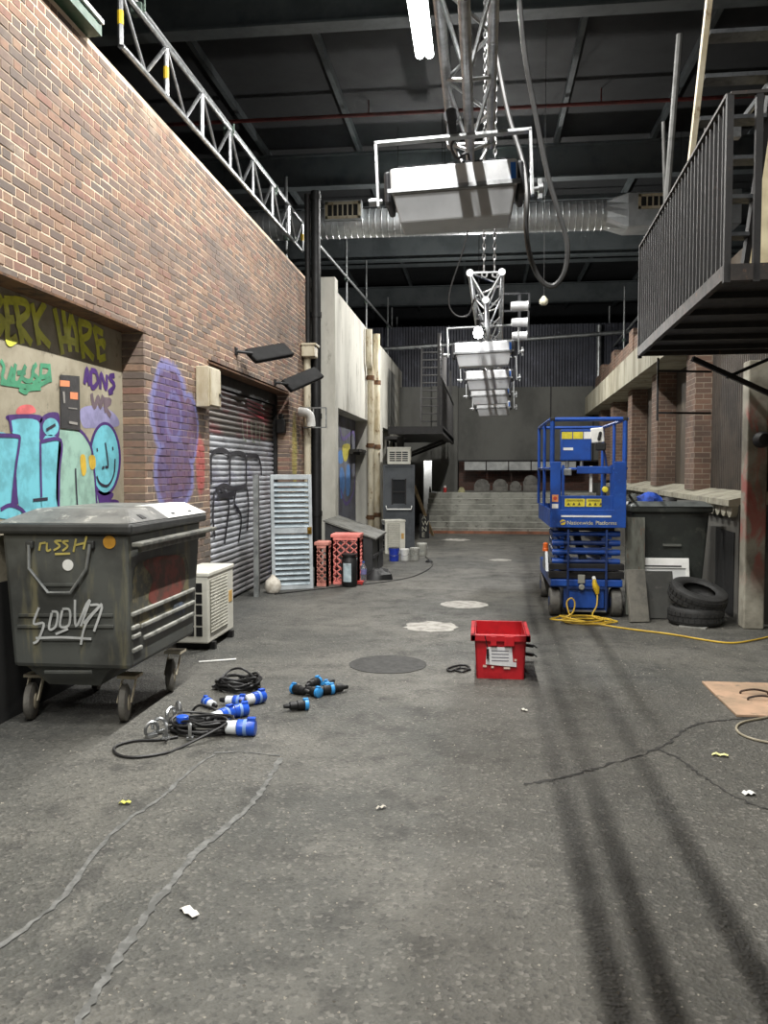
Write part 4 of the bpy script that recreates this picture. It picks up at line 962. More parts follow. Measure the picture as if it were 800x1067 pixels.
# grey leaf seen on edge behind it
a = Vector((-2.97, 10.9, 0)); t = thing('door_leaf', 'narrow grey door leaf standing on edge behind the louvred door', 'door', a, 0, local=True, rot=(0, 0, math.radians(101)))
mb = MB(); mb.bb(0, .38, -.0, .04, 0, 1.62); obj('leaf', mb, M('leaf_grey', (92, 92, 90), (66, 66, 64), .6, 0, sc=3), t)
mb = MB(); mb.bb(-.02, .03, -.01, .055, 0, 1.64); obj('edge_strip', mb, GALV, t)
mb = MB(); mb.lathe([(.0, 0), (.09, .01), (.12, .08), (.10, .17), (.04, .22), (.02, .25)], (-2.86, 11.28, .0), 14)
tag(obj('sack', mb, M('white_sack', (214, 208, 196), (180, 172, 158), .8, 0, sc=12, bump=.5, bsc=20), smooth=True), 'small white sack tucked behind the louvred door', 'sack')

# lattice crates
def lattice_crate(label, x0, x1, y0, y1, h, mat, n=3, m=6):
    t = thing('lattice_crate', label, 'crate', ((x0+x1)/2, (y0+y1)/2, 0), 0, 'pink lattice crates')
    def side(A, B, nn):
        A = Vector(A); B = Vector(B); mb = MB()
        for z in (.02, h-.02): mb.bar(A+Vector((0, 0, z)), B+Vector((0, 0, z)), .03, .04)
        for q in (0, 1): p = A.lerp(B, q); mb.bar(p, p+Vector((0, 0, h)), .035)
        cw = 1/nn; ch = (h-.04)/m
        for i in range(nn):
            for j in range(m):
                p0 = A.lerp(B, i*cw)+Vector((0, 0, .02+j*ch)); p1 = A.lerp(B, (i+1)*cw)+Vector((0, 0, .02+(j+1)*ch))
                p2 = A.lerp(B, i*cw)+Vector((0, 0, .02+(j+1)*ch)); p3 = A.lerp(B, (i+1)*cw)+Vector((0, 0, .02+j*ch))
                mb.bar(p0, p1, .014); mb.bar(p2, p3, .014)
        obj('lattice_side', mb, mat, t)
    side((x0, y0, 0), (x1, y0, 0), n); side((x0, y1, 0), (x1, y1, 0), n); side((x0, y0, 0), (x0, y1, 0), n); side((x1, y0, 0), (x1, y1, 0), n)
    mb = MB(); mb.bb(x0-.02, x1+.02, y0-.02, y1+.02, h, h+.05); obj('base_lip', mb, mat, t, bevel=.008)
    return t
PK = M('pink_plastic', (236, 142, 132), (214, 116, 106), .5, 0, sc=4); PK2 = M('pink_plastic_dark', (214, 144, 130), (184, 120, 106), .6, 0, sc=4)
lattice_crate('brighter and taller pink lattice crate behind the black drum', -2.20, -1.80, 12.25, 12.6, .70, PK)
lattice_crate('duller pink lattice crate standing on end next to the louvred door', -2.40, -2.225, 12.0, 12.3, .60, PK2, n=2)
# drum
c = fl(364, 611); t = thing('drum', 'black plastic drum with a pale label beside the pink crates', 'drum', c)
mb = MB(); mb.lathe([(.10, 0), (.115, .02), (.115, .40), (.10, .42), (.10, .45), (.118, .455), (.118, .48)], c, 20); obj('body', mb, BLKPLASTIC, t, True)
mb = MB()
A0 = [(-2.3+k*.16) for k in range(8)]
mb.add([(c.x+.1165*math.cos(a), c.y+.1165*math.sin(a), z) for z in (.08, .35) for a in A0], [(k, k+1, k+9, k+8) for k in range(7)]); obj('label_sheet', mb, M('label_paper', (190, 206, 210), (160, 176, 182), .5, 0, sc=9), t)
mb = MB(); mb.tube(spline([(c.x-.11, c.y, .42), (c.x-.1, c.y-.03, .36), (c.x, c.y-.125, .33), (c.x+.1, c.y-.03, .36), (c.x+.11, c.y, .42)], 4), .004, 5); obj('bail_handle', mb, GALV, t)
# bottle
def clear(name, c):
    m, nt, b = nodes(name); b.inputs['Base Color'].default_value = (*lin(c), 1); b.inputs['Transmission Weight'].default_value = .85; b.inputs['Roughness'].default_value = .12; return m
c = fl(378.5, 607); t = thing('bottle', 'clear plastic water bottle with blue cap next to the black drum', 'bottle', c)
mb = MB(); mb.lathe([(.045, 0), (.05, .02), (.05, .12), (.046, .14), (.05, .16), (.05, .22), (.02, .28), (.016, .30)], c, 16); obj('body', mb, clear('clear_plastic', (200, 214, 220)), t, True)
mb = MB(); mb.lathe([(.019, .30), (.019, .325)], c, 12); obj('cap', mb, P_('cap_blue', (60, 90, 160)), t)
mb = MB(); mb.lathe([(.051, .13), (.051, .20)], c, 16); obj('wrapper', mb, P_('wrap_violet', (120, 120, 170)), t)
# red dustpan-like tray behind the drum
mb = MB(); c = fl(374, 611); mb.box(c+Vector((-.02, .18, .03)), (.14, .12, .06), taper=(.7, .8)); tag(obj('plastic_tray', mb, M('red_plastic_small', (206, 70, 64), (180, 56, 52), .45), bevel=.01), 'tiny red plastic tray between drum and bottle', 'tray')
# black heap
def heap(label, c, rx, ry, h, mat, cat, name, seed=1, n=10):
    rnd = random.Random(seed); mb = MB(); prof = [(1, 0), (.92, .35), (.65, .75), (.3, .95)]; m = 18
    for i, (r, z) in enumerate(prof):
        for k in range(m):
            a = 2*PI*k/m; q = r*(1+rnd.uniform(-.18, .18)); mb.v.append((c[0]+rx*q*math.cos(a), c[1]+ry*q*math.sin(a), c[2]+h*max(0, z+(rnd.uniform(-.2, .2) if z else 0))))
    for i in range(len(prof)-1):
        for k in range(m): l = (k+1) % m; mb.f.append((i*m+k, i*m+l, (i+1)*m+l, (i+1)*m+k))
    mb.f.append(tuple(3*m+k for k in range(m))); mb.f.append(tuple(reversed(range(m))))
    return tag(obj(name, mb, mat, smooth=True), label, cat)
heap('crumpled black plastic sheet beside the bottle', fl(393, 603), .24, .22, .16, BLKPLASTIC, 'plastic sheet', 'plastic_sheet', 3)
cable('thin black cable trailing along the floor from the louvred door to the buckets', [fl(x, y, .008) for x, y in ((286, 619), (330, 614), (372, 609.5), (405, 605.5), (432, 600), (449, 591), (449, 585), (443, 580))], .008)
# black chest with sloping lid
t = thing('storage_chest', 'low black wooden chest with a sloping lid by the concrete wall', 'chest', (-2.1, 13.9, 0))
CHM = M('black_wood', (52, 53, 54), (38, 39, 40), .6, 0, sc=3, c3=(74, 74, 72))
P = lambda y: [(-2.5, y, 0), (-1.72, y, 0), (-1.72, y, .60), (-2.5, y, .86)]
mb = MB(); mb.prism(P(13.25), (0, 1.45, 0)); obj('body', mb, CHM, t, bevel=.01)
for k in range(3):
    y = 13.22+k*.5; mb = MB(); mb.prism([(-2.52, y, .872), (-1.66, y, .587), (-1.66, y, .612), (-2.52, y, .897)], (0, .49, 0)); obj('lid_board', mb, M('lid_grey', (112, 112, 106), (84, 84, 80), .6, 0, sc=3), t)
mb = MB(); mb.bb(-1.722, -1.70, 13.3, 14.65, .28, .33); mb.bb(-1.722, -1.70, 13.95, 14.0, .02, .58); obj('batten', mb, CHM, t)
# far air conditioners, freestanding door
t = ac_unit('off-white air conditioner standing at the foot of the grey door', (-1.92, 16.75, 0), math.radians(-72), w=.42, d=.34, h=.68, feet=False, group=None)
t = ac_unit('air conditioner fixed high above the grey door under the balcony', (-1.50, 17.88, 1.825), math.radians(6), w=.4, d=.5, h=.36, feet=False, group=None)
a = aty(401, 572, 17.9); t = thing('grey_door', 'freestanding dark grey door with small window and pale push bar', 'door', (a.x, 17.9, 0), math.radians(6), local=True)
GD = M('grey_door_paint', (84, 88, 92), (66, 70, 74), .5, .1, sc=2)
w_ = .6; h_ = 1.78
mb = MB(); mb.bb(0, w_, 0, .05, 0, .98); mb.bb(0, .16, 0, .05, .98, h_); mb.bb(w_-.16, w_, 0, .05, .98, h_); mb.bb(.16, w_-.16, 0, .05, 1.5, h_); obj('leaf', mb, GD, t)
mb = MB(); mb.bb(.15, w_-.15, .02, .03, .97, 1.51); obj('pane', mb, M('dark_glass', (44, 46, 48), None, .15), t)
mb = MB(); mb.bb(.15, w_-.15, -.01, .0, 1.22, 1.25); mb.bb(.14, .17, -.012, .0, .96, 1.52); mb.bb(w_-.17, w_-.14, -.012, 0, .96, 1.52); obj('window_bead', mb, BLKSTEEL, t)
mb = MB(); mb.tube([(.02, -.01, .93), (.04, -.07, .86), (w_-.04, -.07, .86), (w_-.02, -.01, .93)], .016, 8); obj('push_bar', mb, WHITEPAINT, t, True)
mb = MB(); mb.bb(-.04, 0, -.03, .08, 0, h_); mb.bb(w_, w_+.04, -.03, .08, 0, h_); mb.bb(-.04, w_+.04, -.03, .08, h_, h_+.04); obj('frame', mb, GD, t)
# buckets
def bucket(label, px, py, r, h, mat, lid=None):
    c = fl(px, py); t = thing('bucket', label, 'bucket', c, 0, 'paint buckets below the grey door')
    mb = MB(); mb.lathe([(r*.86, 0), (r*.9, .01), (r, h-.03), (r*1.06, h-.03), (r*1.06, h)], c, 20); obj('body', mb, mat, t, True)
    mb = MB(); mb.lathe([(r*1.02, h), (r*.98, h+.012), (r*.5, h+.014)], c, 20); obj('lid', mb, lid or mat, t, True)
    mb = MB(); mb.tube(spline([(c.x-r*1.06, c.y, h-.03), (c.x-r, c.y-.03, h*.6), (c.x, c.y-r*1.05, h*.42), (c.x+r, c.y-.03, h*.6), (c.x+r*1.06, c.y, h-.03)], 4), .004, 5); obj('bail', mb, GALV, t)
bucket('blue paint bucket at the left of the bucket row', 410.5, 584.5, .098, .24, M('bucket_blue', (44, 70, 190), (36, 56, 150), .4), M('lid_dark', (60, 62, 66), None, .5))
bucket('white paint bucket right beside the blue one', 421.5, 584, .084, .21, WHITEPAINT)
bucket('smeared grey-white bucket with dried paint drips', 432, 584, .09, .23, M('bucket_grey', (176, 176, 170), (140, 140, 132), .5, 0, sc=14))
bucket('rearmost pale bucket at the right end of the bucket row', 439.5, 579, .10, .24, M('bucket_pale', (190, 190, 182), (160, 160, 152), .5, 0, sc=9))
heap('small black rag lying right of the buckets', fl(447, 586), .07, .06, .05, BLKPLASTIC, 'rag', 'rag', 8)
# plank and lettered board
a = fl(451, 559); b = aty(431, 506, a.y-1.5)
mb = MB(); mb.bar(a+Vector((0, 0, .03)), b, .07, .03); tag(obj('plank', mb, M('raw_timber', (168, 146, 112), (132, 112, 84), .7, 0, sc=5)), 'pale timber plank leaning toward the grey door', 'plank')
a = fl(441.5, 561); t = thing('letter_board', 'narrow black standing board with stacked pale letters beside the plank', 'sign', a)
mb = MB(); mb.bb(a.x-.11, a.x+.13, a.y, a.y+.05, 0, .62); obj('board', mb, BLKPLASTIC, t)
for i, ch in enumerate('AWNE'):
    mb = text_mb(ch, .17, (a.x-.055, a.y-.002, .47-i*.145), (1, 0, 0), (0, 0, 1)); obj('letter', mb, P_('pale_letter', (196, 192, 176)), t)

# ---------------- far left balcony and ladder
t = thing('far_balcony', 'dark steel balcony on the concrete wall at the far left', 'balcony', (-1.7, 21, 2.5))
mb = MB(); mb.bb(-1.95, -.80, 17.6, 24.8, 2.52, 2.60); mb.bb(-2.55, -1.95, 22.0, 24.8, 2.52, 2.60); obj('deck', mb, BLKSTEEL, t)
mb = MB(); mb.bb(-.86, -.80, 17.6, 24.8, 2.46, 2.64); mb.bb(-1.95, -.8, 17.58, 17.64, 2.46, 2.62); obj('edge_channel', mb, BLKSTEEL, t)
for k in range(20):
    y = 17.65+k*.375; mb = MB(); mb.bar((-.83, y, 2.6), (-.83, y, 3.62), .025); obj('baluster', mb, BLKSTEEL, t)
mb = MB(); mb.bar((-.83, 17.6, 3.63), (-.83, 24.8, 3.63), .05, .03); obj('handrail', mb, BLKSTEEL, t)
for y in (22.4, 24.0):
    mb = MB(); mb.bar((-2.55, y, 1.9), (-1.0, y, 2.5), .07); mb.bar((-2.5, y, 1.85), (-2.5, y, 2.5), .06); obj('bracket', mb, BLKSTEEL, t)
for y in (17.9, 21.0, 24.6):
    mb = MB(); mb.bar((-.9, y, 2.6), (-.9, y, 4.6), .07); obj('post', mb, BLKSTEEL, t)
mb = MB(); mb.bb(-2.0, -1.84, 19.9, 20.1, 0, 2.5); obj('support_leg', mb, BLKSTEEL, t)
t = thing('steel_ladder', 'black steel ladder rising from the far left balcony', 'ladder', (-1.3, 22.0, 2.6))
for x in (-1.58, -1.02):
    mb = MB(); mb.bar((x, 22.0, 2.6), (x, 22.4, 4.95), .05, .07); obj('stringer', mb, BLKSTEEL, t)
for k in range(11):
    mb = MB(); mb.box((-1.3, 22.04+k*.036, 2.78+k*.205), (.54, .12, .03)); obj('tread', mb, BLKSTEEL, t)

mb = MB(); mb.bb(-2.9, -1.80, 26.2, 26.5, 0, 2.0); obj('door_jamb', mb, CONCB, wall_back)
# lamp lighting the room behind the far doorway
c = Vector((-1.9, 27.25, 2.35)); t = thing('doorway_lamp', 'bare bulb lighting the white room behind the far doorway', 'lamp', c)
mb = MB(); mb.lathe([(.0, -.05), (.035, -.03), (.035, .02), (.015, .05)], c, 12); obj('bulb', mb, emit('room_bulb', (1, .98, .92), 30), t, True)
mb = MB(); mb.cyl(c+Vector((0, 0, .05)), c+Vector((0, 0, .5)), .006, 6); obj('wire', mb, BLKPLASTIC, t)
ld = bpy.data.lights.new('room_light', 'POINT'); ld.energy = 40; ld.shadow_soft_size = .05; lo = bpy.data.objects.new('room_light', ld); COL.objects.link(lo); lo.parent = t; lo.location = (0, 0, -.1)
# stage dressing
def stage_seat(label, px, w, h):
    c = aty(px, 512, 25.9); c.z = 1.05
    t = thing('tub_seat', label, 'seat', c, 0, 'grey seats on the stage', local=True); G = M('seat_grey', (110, 108, 102), (84, 82, 78), .7, 0, sc=5)
    mb = MB(); P = [(-w/2, 0, 0), (w/2, 0, 0), (w/2, 0, h*.6)]+[(w/2*math.cos(a), 0, h*.6+h*.4*math.sin(a)) for a in (.4, .8, 1.2, 1.57, 1.94, 2.34, 2.74)]+[(-w/2, 0, h*.6)]
    mb.prism([(x, y+.14, z) for x, y, z in P], (0, .06, 0)); obj('backrest', mb, G, t)
    mb = MB(); mb.bb(-w/2, w/2, -.2, .14, 0, h*.4); obj('seat', mb, G, t, bevel=.02)
    for s in (-1, 1):
        mb = MB(); mb.bb(s*w/2-.03, s*w/2+.03, -.2, .14, 0, h*.62); obj('arm', mb, G, t, bevel=.015)
stage_seat('leftmost grey rounded seat on the stage', 502, .42, .38); stage_seat('middle grey rounded seat on the stage', 521, .40, .38); stage_seat('low grey rounded seat third on the stage', 537, .3, .32); stage_seat('rightmost dark grey seat on the stage by the blue lift', 553, .42, .5)
c = aty(463.5, 513, 24.7); c.z = 1.05; t = thing('can', 'small red and white can on the top step', 'can', c)
mb = MB(); mb.lathe([(.045, 0), (.05, .01), (.05, .13), (.04, .14)], c, 14); obj('body', mb, P_('can_red', (200, 60, 60)), t, True)
mb = MB(); mb.lathe([(.04, .14), (.042, .19), (.02, .2)], c, 14); obj('top', mb, WHITEPAINT, t, True)
c = aty(448, 513, 24.5); c.z = 1.05; mb = MB(); mb.lathe([(.03, 0), (.03, .1), (.015, .14), (.02, .17)], c, 10); tag(obj('dark_flask', mb, BLKPLASTIC, smooth=True), 'small dark flask in the bright doorway at the top of the steps', 'bottle')
heap('little pile of yellowish rags on the top step', (aty(481, 512, 24.7).x, 24.7, 1.05), .10, .08, .14, M('rag_yellow', (150, 146, 110), (120, 116, 90), .9, 0), 'rag', 'rag', 5)

# ================================================================== SCISSOR LIFT
BL = M('lift_blue', (32, 76, 158), (26, 62, 132), .38, 0, sc=3, c3=(44, 88, 164), bump=.05)
BLD = M('lift_blue_dark', (30, 56, 110), (22, 40, 84), .45, 0, sc=4, bump=.05)
lx0, lx1, ly0, ly1 = .79, 1.64, 9.75, 11.55; lxc = (lx0+lx1)/2
t = thing('scissor_lift', 'blue scissor lift folded down with guard rails beside the right bin', 'scissor lift', (lxc, (ly0+ly1)/2, 0))
TY = M('lift_tyre', (108, 106, 100), (84, 82, 78), .7, 0, sc=10)
for x in (lx0+.075, lx1-.075):
    for y in (ly0+.17, ly1-.2):
        mb = MB(); mb.lathe([(.06, -.06), (.15, -.06), (.165, -.045), (.165, .045), (.15, .06), (.06, .06)], (x, y, .165), 22, 'x'); wl = obj('wheel', mb, TY, t, True)
        mb = MB(); mb.lathe([(.0, -.065), (.06, -.065), (.06, .065), (.0, .065)], (x, y, .165), 14, 'x'); obj('hub', mb, BLD, wl, True)
mb = MB(); mb.bb(lx0+.17, lx1-.17, ly0+.06, ly1-.05, .10, .46); obj('chassis', mb, BLD, t, bevel=.01)
mb = MB(); mb.bb(lx0+.02, lx1-.02, ly0+.10, ly1, .34, .52); mb.bb(lx0+.02, lx1-.02, ly0+.02, ly0+.10, .36, .44); obj('chassis_deck', mb, BL, t, bevel=.01)
mb = MB(); mb.bb(lx0+.0, lx1-.0, ly0+.04, ly0+.14, .45, .53); mb.bb(lx0+.0, lx1-.0, ly0+.04, ly0+.14, .55, .62); obj('step_bumper', mb, BLKSTEEL, t, bevel=.006)
mb = MB(); mb.bb(lxc-.2, lxc+.2, ly0+.02, ly0+.06, .11, .34); obj('front_panel', mb, BL, t, bevel=.008)
mb = MB()
for x in (lxc-.215, lxc+.215): mb.bar((x, ly0-.005, .07), (x, ly0-.005, 1.02), .022)
for z in (.085, .35, .56, .80): mb.bar((lxc-.215, ly0-.005, z), (lxc+.215, ly0-.005, z), .026)
obj('entry_ladder', mb, GALV if False else BLD, t)
mb = MB(); mb.bb(lxc-.215, lxc+.215, ly0-.03, ly0+.02, .075, .095); obj('ladder_foot_tread', mb, GALV, t)
mb = MB(); mb.bb(lxc-.10, lxc-.02, ly0-.005, ly0+.02, .40, .50); mb.lathe([(.02, 0), (.035, -.01), (.035, -.04), (.02, -.05)], (lxc-.06, ly0, .36), 10, 'y'); obj('socket_box', mb, M('grey_socket', (140, 140, 130), None, .5), t, bevel=.006)
# scissor stack
for k in range(4):
    z = .64+k*.108
    for s in (-1, 1):
        x = lxc+s*.27
        mb = MB(); mb.bar((x, ly0+.12, z-.03), (x, ly1-.12, z+.03), .05, .07); obj('scissor_arm', mb, BL, t, bevel=.008)
        mb = MB(); mb.bar((x-s*.07, ly0+.12, z+.03), (x-s*.07, ly1-.12, z-.03), .05, .07); obj('scissor_arm', mb, BLD, t, bevel=.008)
        mb = MB(); mb.lathe([(.0, -.07), (.034, -.065), (.038, 0), (.034, .065), (.0, .07)], (lxc+s*.32, ly0+.12, z), 12, 'x'); obj('pivot_end', mb, BL, t, True)
    mb = MB(); mb.cyl((lxc-.32, ly0+.12, z), (lxc+.32, ly0+.12, z), .026, 10); obj('cross_tube', mb, BL if k % 2 else BLD, t, True)
mb = MB(); mb.bb(lxc-.32, lxc+.32, ly0+.1, ly0+.16, 1.0, 1.05); obj('top_channel', mb, BLKSTEEL, t)
mb = MB(); mb.cyl((lxc, ly0+.35, .62), (lxc+.02, ly1-.4, .9), .05, 12); obj('hydraulic_ram', mb, GALV, t, True)
# platform
PZ = 1.05
mb = MB(); mb.bb(lx0+.02, lx1-.02, ly0-.0, ly1+.1, PZ, PZ+.05); obj('platform_deck', mb, BLD, t)
mb = MB(); mb.bb(lx0, lx1, ly0-.03, ly0, PZ-.005, PZ+.20); toe = obj('toe_board', mb, BL, t, bevel=.005)
for x in (lx0, lx1-.02): mb = MB(); mb.bb(x, x+.02, ly0, ly1+.1, PZ, PZ+.2); obj('toe_board', mb, BL, t)
mb = MB(); mb.bb(lx0, lx1, ly1+.08, ly1+.1, PZ, PZ+.2); obj('toe_board', mb, BL, t)
mb = MB(); mb.bb(lxc-.30, lxc+.26, ly0-.034, ly0-.028, PZ+.115, PZ+.135); obj('scuffed_stripe', mb, WHITEPAINT, toe)
for wd, xo in (('Nationwide', -.235), ('Platforms', .085)): obj('lettering', text_mb(wd, .062, (lxc+xo, ly0-.031, PZ+.03), (1, 0, 0), (0, 0, 1)), P_('lettering_cream', (216, 206, 150)), toe)
c = Vector((lxc-.28, ly0-.032, PZ+.055)); mb = MB(); mb.lathe([(0, -.002), (.032, -.002), (.032, 0)], c, 16, 'y'); obj('logo_disc', mb, P_('logo_yellow', (226, 196, 60)), toe)
mb = MB(); ribbon(mb, spline([c+Vector((-.028, -.003, -.012)), c+Vector((-.005, -.003, .004)), c+Vector((.026, -.003, .008))], 4), .012, NF, .001); obj('logo_swoosh', mb, BL, toe)
for x0, x1 in ((lx0, lx0+.12), (lx1-.14, lx1)):
    mb = MB(); mb.bb(x0, x1, ly0-.03, ly0, PZ+.19, 1.80); obj('gate_panel', mb, BL, t, bevel=.008)
mb = MB(); mb.bb(lx0+.02, lx0+.09, ly0-.033, ly0-.03, PZ+.29, PZ+.37); st = obj('orange_sticker', mb, P_('sticker_orange', (226, 150, 96)), t)
mb = MB(); mb.lathe([(0.008, -.002), (.022, -.002), (.022, 0)], (lx0+.055, ly0-.033, PZ+.33), 12, 'y'); obj('red_ring', mb, P_('ring_red', (200, 70, 50)), st)
mb = MB(); mb.bb(lx0+.02, lx0+.09, ly0-.033, ly0-.03, PZ+.215, PZ+.265); obj('white_sticker', mb, WHITEPAINT, t)
mb = MB(); mb.bb(lx0+.12, lx1-.14, ly0-.02, ly0, PZ+.19, PZ+.36); gl = obj('gate_lower_plate', mb, BL, t, bevel=.006)
YL = P_('warning_yellow', (222, 206, 60))
for a, b_ in ((lx0+.165, lx0+.39), (lx0+.405, lx0+.575)):
    mb = MB(); mb.bb(a, b_, ly0-.024, ly0-.02, PZ+.235, PZ+.325); wl = obj('warning_label', mb, YL, gl)
    mb = MB()
    for q in range(3): x = a+.025+q*.06; mb.prism([(x, ly0-.0245, PZ+.25), (x+.035, ly0-.0245, PZ+.25), (x+.0175, ly0-.0245, PZ+.285)], (0, -.001, 0))
    for q in range(3): mb.bb(a+.02, b_-.02, ly0-.0252, ly0-.0242, PZ+.295+q*.008, PZ+.298+q*.008)
    obj('label_print', mb, P_('print_black', (90, 84, 40)), wl)
mb = MB(); mb.bb(lx0+.30, lx1-.16, ly0-.02, ly0+.02, 1.66, 1.745); obj('mid_rail_bar', mb, BL, t, bevel=.008)
mb = MB(); mb.bb(lx0+.15, lx0+.24, ly0-.03, ly0+.03, 1.64, 1.72); obj('gate_latch', mb, GALV, t, bevel=.01)
mb = MB()
for x in (lx0+.145, lx1-.165): mb.bar((x, ly0, PZ+.2), (x, ly0, 1.76), .03)
obj('gate_post', mb, BL, t)
TOPZ = 2.28; rp = .020
mb = MB()
for x in (lx0+.02, lx1-.02):
    mb.cyl((x, ly0, 1.75), (x, ly0, TOPZ), rp*1.35, 10)
obj('front_post', mb, BL, t, True)
mb = MB(); mb.cyl((lx0, ly0, TOPZ), (lx1, ly0, TOPZ), rp*1.2, 10); obj('top_rail', mb, BL, t, True)
mb = MB()
for x in (lx0+.02, lx1-.02): mb.box((x, ly0, TOPZ), (.055, .055, .05))
obj('corner_cap', mb, BLKPLASTIC, t, bevel=.01)
for x in (lx0+.0, lx1-.0):
    mb = MB(); mb.cyl((x, ly0, TOPZ), (x, ly1+.1, TOPZ), rp, 8); obj('top_rail', mb, BL, t, True)
    mb = MB(); mb.cyl((x, ly0, 1.72), (x, ly1+.1, 1.72), rp*.8, 8); obj('mid_rail', mb, BL, t, True)
    for y in (ly0+.9, ly1+.09):
        mb = MB(); mb.cyl((x, y, PZ+.2), (x, y, TOPZ), rp, 8); obj('rail_post', mb, BL, t, True)
mb = MB(); mb.cyl((lx0, ly1+.1, TOPZ), (lx1, ly1+.1, TOPZ), rp, 8); mb.cyl((lx0, ly1+.1, 1.72), (lx1, ly1+.1, 1.72), rp*.8, 8); obj('end_rail', mb, BL, t, True)
# control box and platform controller
mb = MB(); mb.bb(lx0+.12, lx0+.47, ly0+.06, ly0+.14, 1.81, 2.17); cb = obj('control_box', mb, BL, t, bevel=.015)
for a, b_ in ((lx0+.13, lx0+.25), (lx0+.26, lx0+.37)): mb = MB(); mb.bb(a, b_, ly0+.056, ly0+.06, 2.06, 2.14); obj('yellow_label', mb, YL, cb)
mb = MB(); mb.bb(lx0+.38, lx0+.46, ly0+.056, ly0+.06, 2.06, 2.14); mb.bb(lx0+.15, lx0+.26, ly0+.056, ly0+.06, 1.93, 1.96); obj('white_label', mb, WHITEPAINT, cb)
mb = MB()
for x in (lx0+.20, lx0+.36): mb.cyl((x, ly0+.1, 1.72), (x, ly0+.1, 1.82), .02, 10)
obj('control_leg', mb, GALV, t, True)
mb = MB(); mb.box((lx0+.53, ly0+.07, 2.10), (.14, .10, .17), (0, math.radians(-6), 0)); pc = obj('joystick_box', mb, WHITEPAINT, t, bevel=.012)
mb = MB(); mb.box((lx0+.55, ly0+.01, 2.09), (.035, .03, .1), (0, math.radians(12), 0)); mb.box((lx0+.57, ly0+.06, 1.97), (.11, .08, .09)); obj('joystick', mb, BLKPLASTIC, pc, bevel=.012)
mb = MB(); mb.tube(spline([(lx0+.60, ly0+.06, 1.95), (lx0+.64, ly0+.08, 1.75), (lx0+.62, ly0+.06, 1.6), (lx0+.63, ly0+.05, 1.35)], 5), .014, 7); obj('control_cable', mb, BLD, t, True)
mb = MB(); mb.lathe([(0, -.03), (.03, -.025), (.036, 0), (.03, .025), (0, .03)], (lx0+.62, ly0+.03, 1.48), 14, 'y'); obj('yellow_knob', mb, YL, t, True)
mb = MB(); mb.bb(lx0+.45, lx0+.48, ly0+.05, ly0+.07, 1.45, 1.75); obj('pale_strap', mb, WHITEPAINT, t)
mb = MB(); mb.lathe([(.035, 0), (.035, .03), (.03, .035), (.03, .09), (.012, .1)], (lx0-.02, ly0+.32, .74), 12); obj('beacon', mb, M('amber_beacon', (220, 104, 44), None, .3), t, True)
mb = MB(); mb.bar((lx0-.02, ly0+.32, .74), (lx0+.05, ly0+.2, .52), .05, .03); mb.prism([(lx0-.0, ly0+.12, .52), (lx0-.0, ly0+.7, .52), (lx0-.0, ly0+.45, .74), (lx0-.0, ly0+.25, .74)], (-.03, 0, 0)); obj('side_bracket', mb, GALV, t)
# plug and yellow cable
t = thing('power_plug', 'yellow plug inserted in the front socket of the blue lift', 'plug', (1.3, 9.7, .3))
c = Vector((lxc+.10, ly0-.05, .36)); mb = MB(); mb.tube([c+Vector((-.02, 0, .09)), c+Vector((-.02, -.005, .05)), c, c+Vector((.015, 0, -.07))], [.022, .028, .04, .022], 12); obj('body', mb, M('yellow_plastic', (226, 190, 50), (200, 164, 40), .4), t, True)
mb = MB(); mb.cyl(c+Vector((-.022, .05, .11)), c+Vector((-.02, 0, .085)), .022, 10); obj('nose', mb, WHITEPAINT, t, True)
YCAB = M('yellow_cable', (206, 172, 60), (180, 146, 46), .45, 0, bump=0)
rnd = random.Random(4); P = [c+Vector((.015, -.0, -.07)), c+Vector((.0, -.06, -.2)), Vector((lxc+.05, ly0-.15, .05))]
for k in range(46):
    a = k*.62; rr = .20+.05*rnd.uniform(-1, 1); P.append(Vector((lxc-.05+.08*math.sin(k*.13)+rr*1.35*math.cos(a), ly0-.30+rr*.85*math.sin(a), .012+.0009*k)))
P += [fl(x, y, .012) for x, y in ((633, 652), (660, 656), (700, 661), (735, 667), (762, 670), (785, 667), (812, 661), (840, 655))]
cable('yellow extension cable coiled before the lift and running off to the right', P, .009, YCAB, sub=3, n=6)
cable('short loop of yellow cable standing up from the coil', [Vector((lxc-.30, ly0-.25, .02)), Vector((lxc-.18, ly0-.2, .09)), Vector((lxc-.15, ly0-.16, .2)), Vector((lxc-.19, ly0-.15, .25)), Vector((lxc-.24, ly0-.16, .19)), Vector((lxc-.20, ly0-.22, .03))], .009, YCAB)

# ================================================================== RIGHT SIDE
x0, x1, y0, y1 = 1.80, 2.68, 10.2, 10.85
t = thing('wheelie_bin', 'dark green-black bin with flat lid standing right of the lift', 'bin', ((x0+x1)/2, (y0+y1)/2, 0))
B2 = M('dark_bin_plastic', (50, 54, 50), (38, 41, 38), .5, 0, sc=2.5, c3=(62, 64, 58))
mb = MB(); hexa(mb, (x0+.10, x1-.08, y0+.06, y1-.06, .10), (x0, x1, y0, y1, 1.22)); obj('body', mb, B2, t, bevel=.02)
mb = MB(); hexa(mb, (x0-.03, x1+.03, y0-.04, y1+.04, 1.20), (x0-.03, x1+.03, y0-.04, y1+.04, 1.27)); obj('rim', mb, B2, t, bevel=.015)
mb = MB(); hexa(mb, (x0-.04, x1+.04, y0-.06, y1+.04, 1.27), (x0+.04, x1-.04, y0+.04, y1-.04, 1.33)); obj('lid', mb, M('dark_lid', (92, 96, 94), (70, 73, 72), .4, 0, sc=3), t, bevel=.015)
mb = MB(); mb.bb(x0+.35, x0+.56, y0-.015, y0+.04, .80, .825); obj('grip_recess', mb, M('worn_edge', (96, 98, 92), None, .5), t)
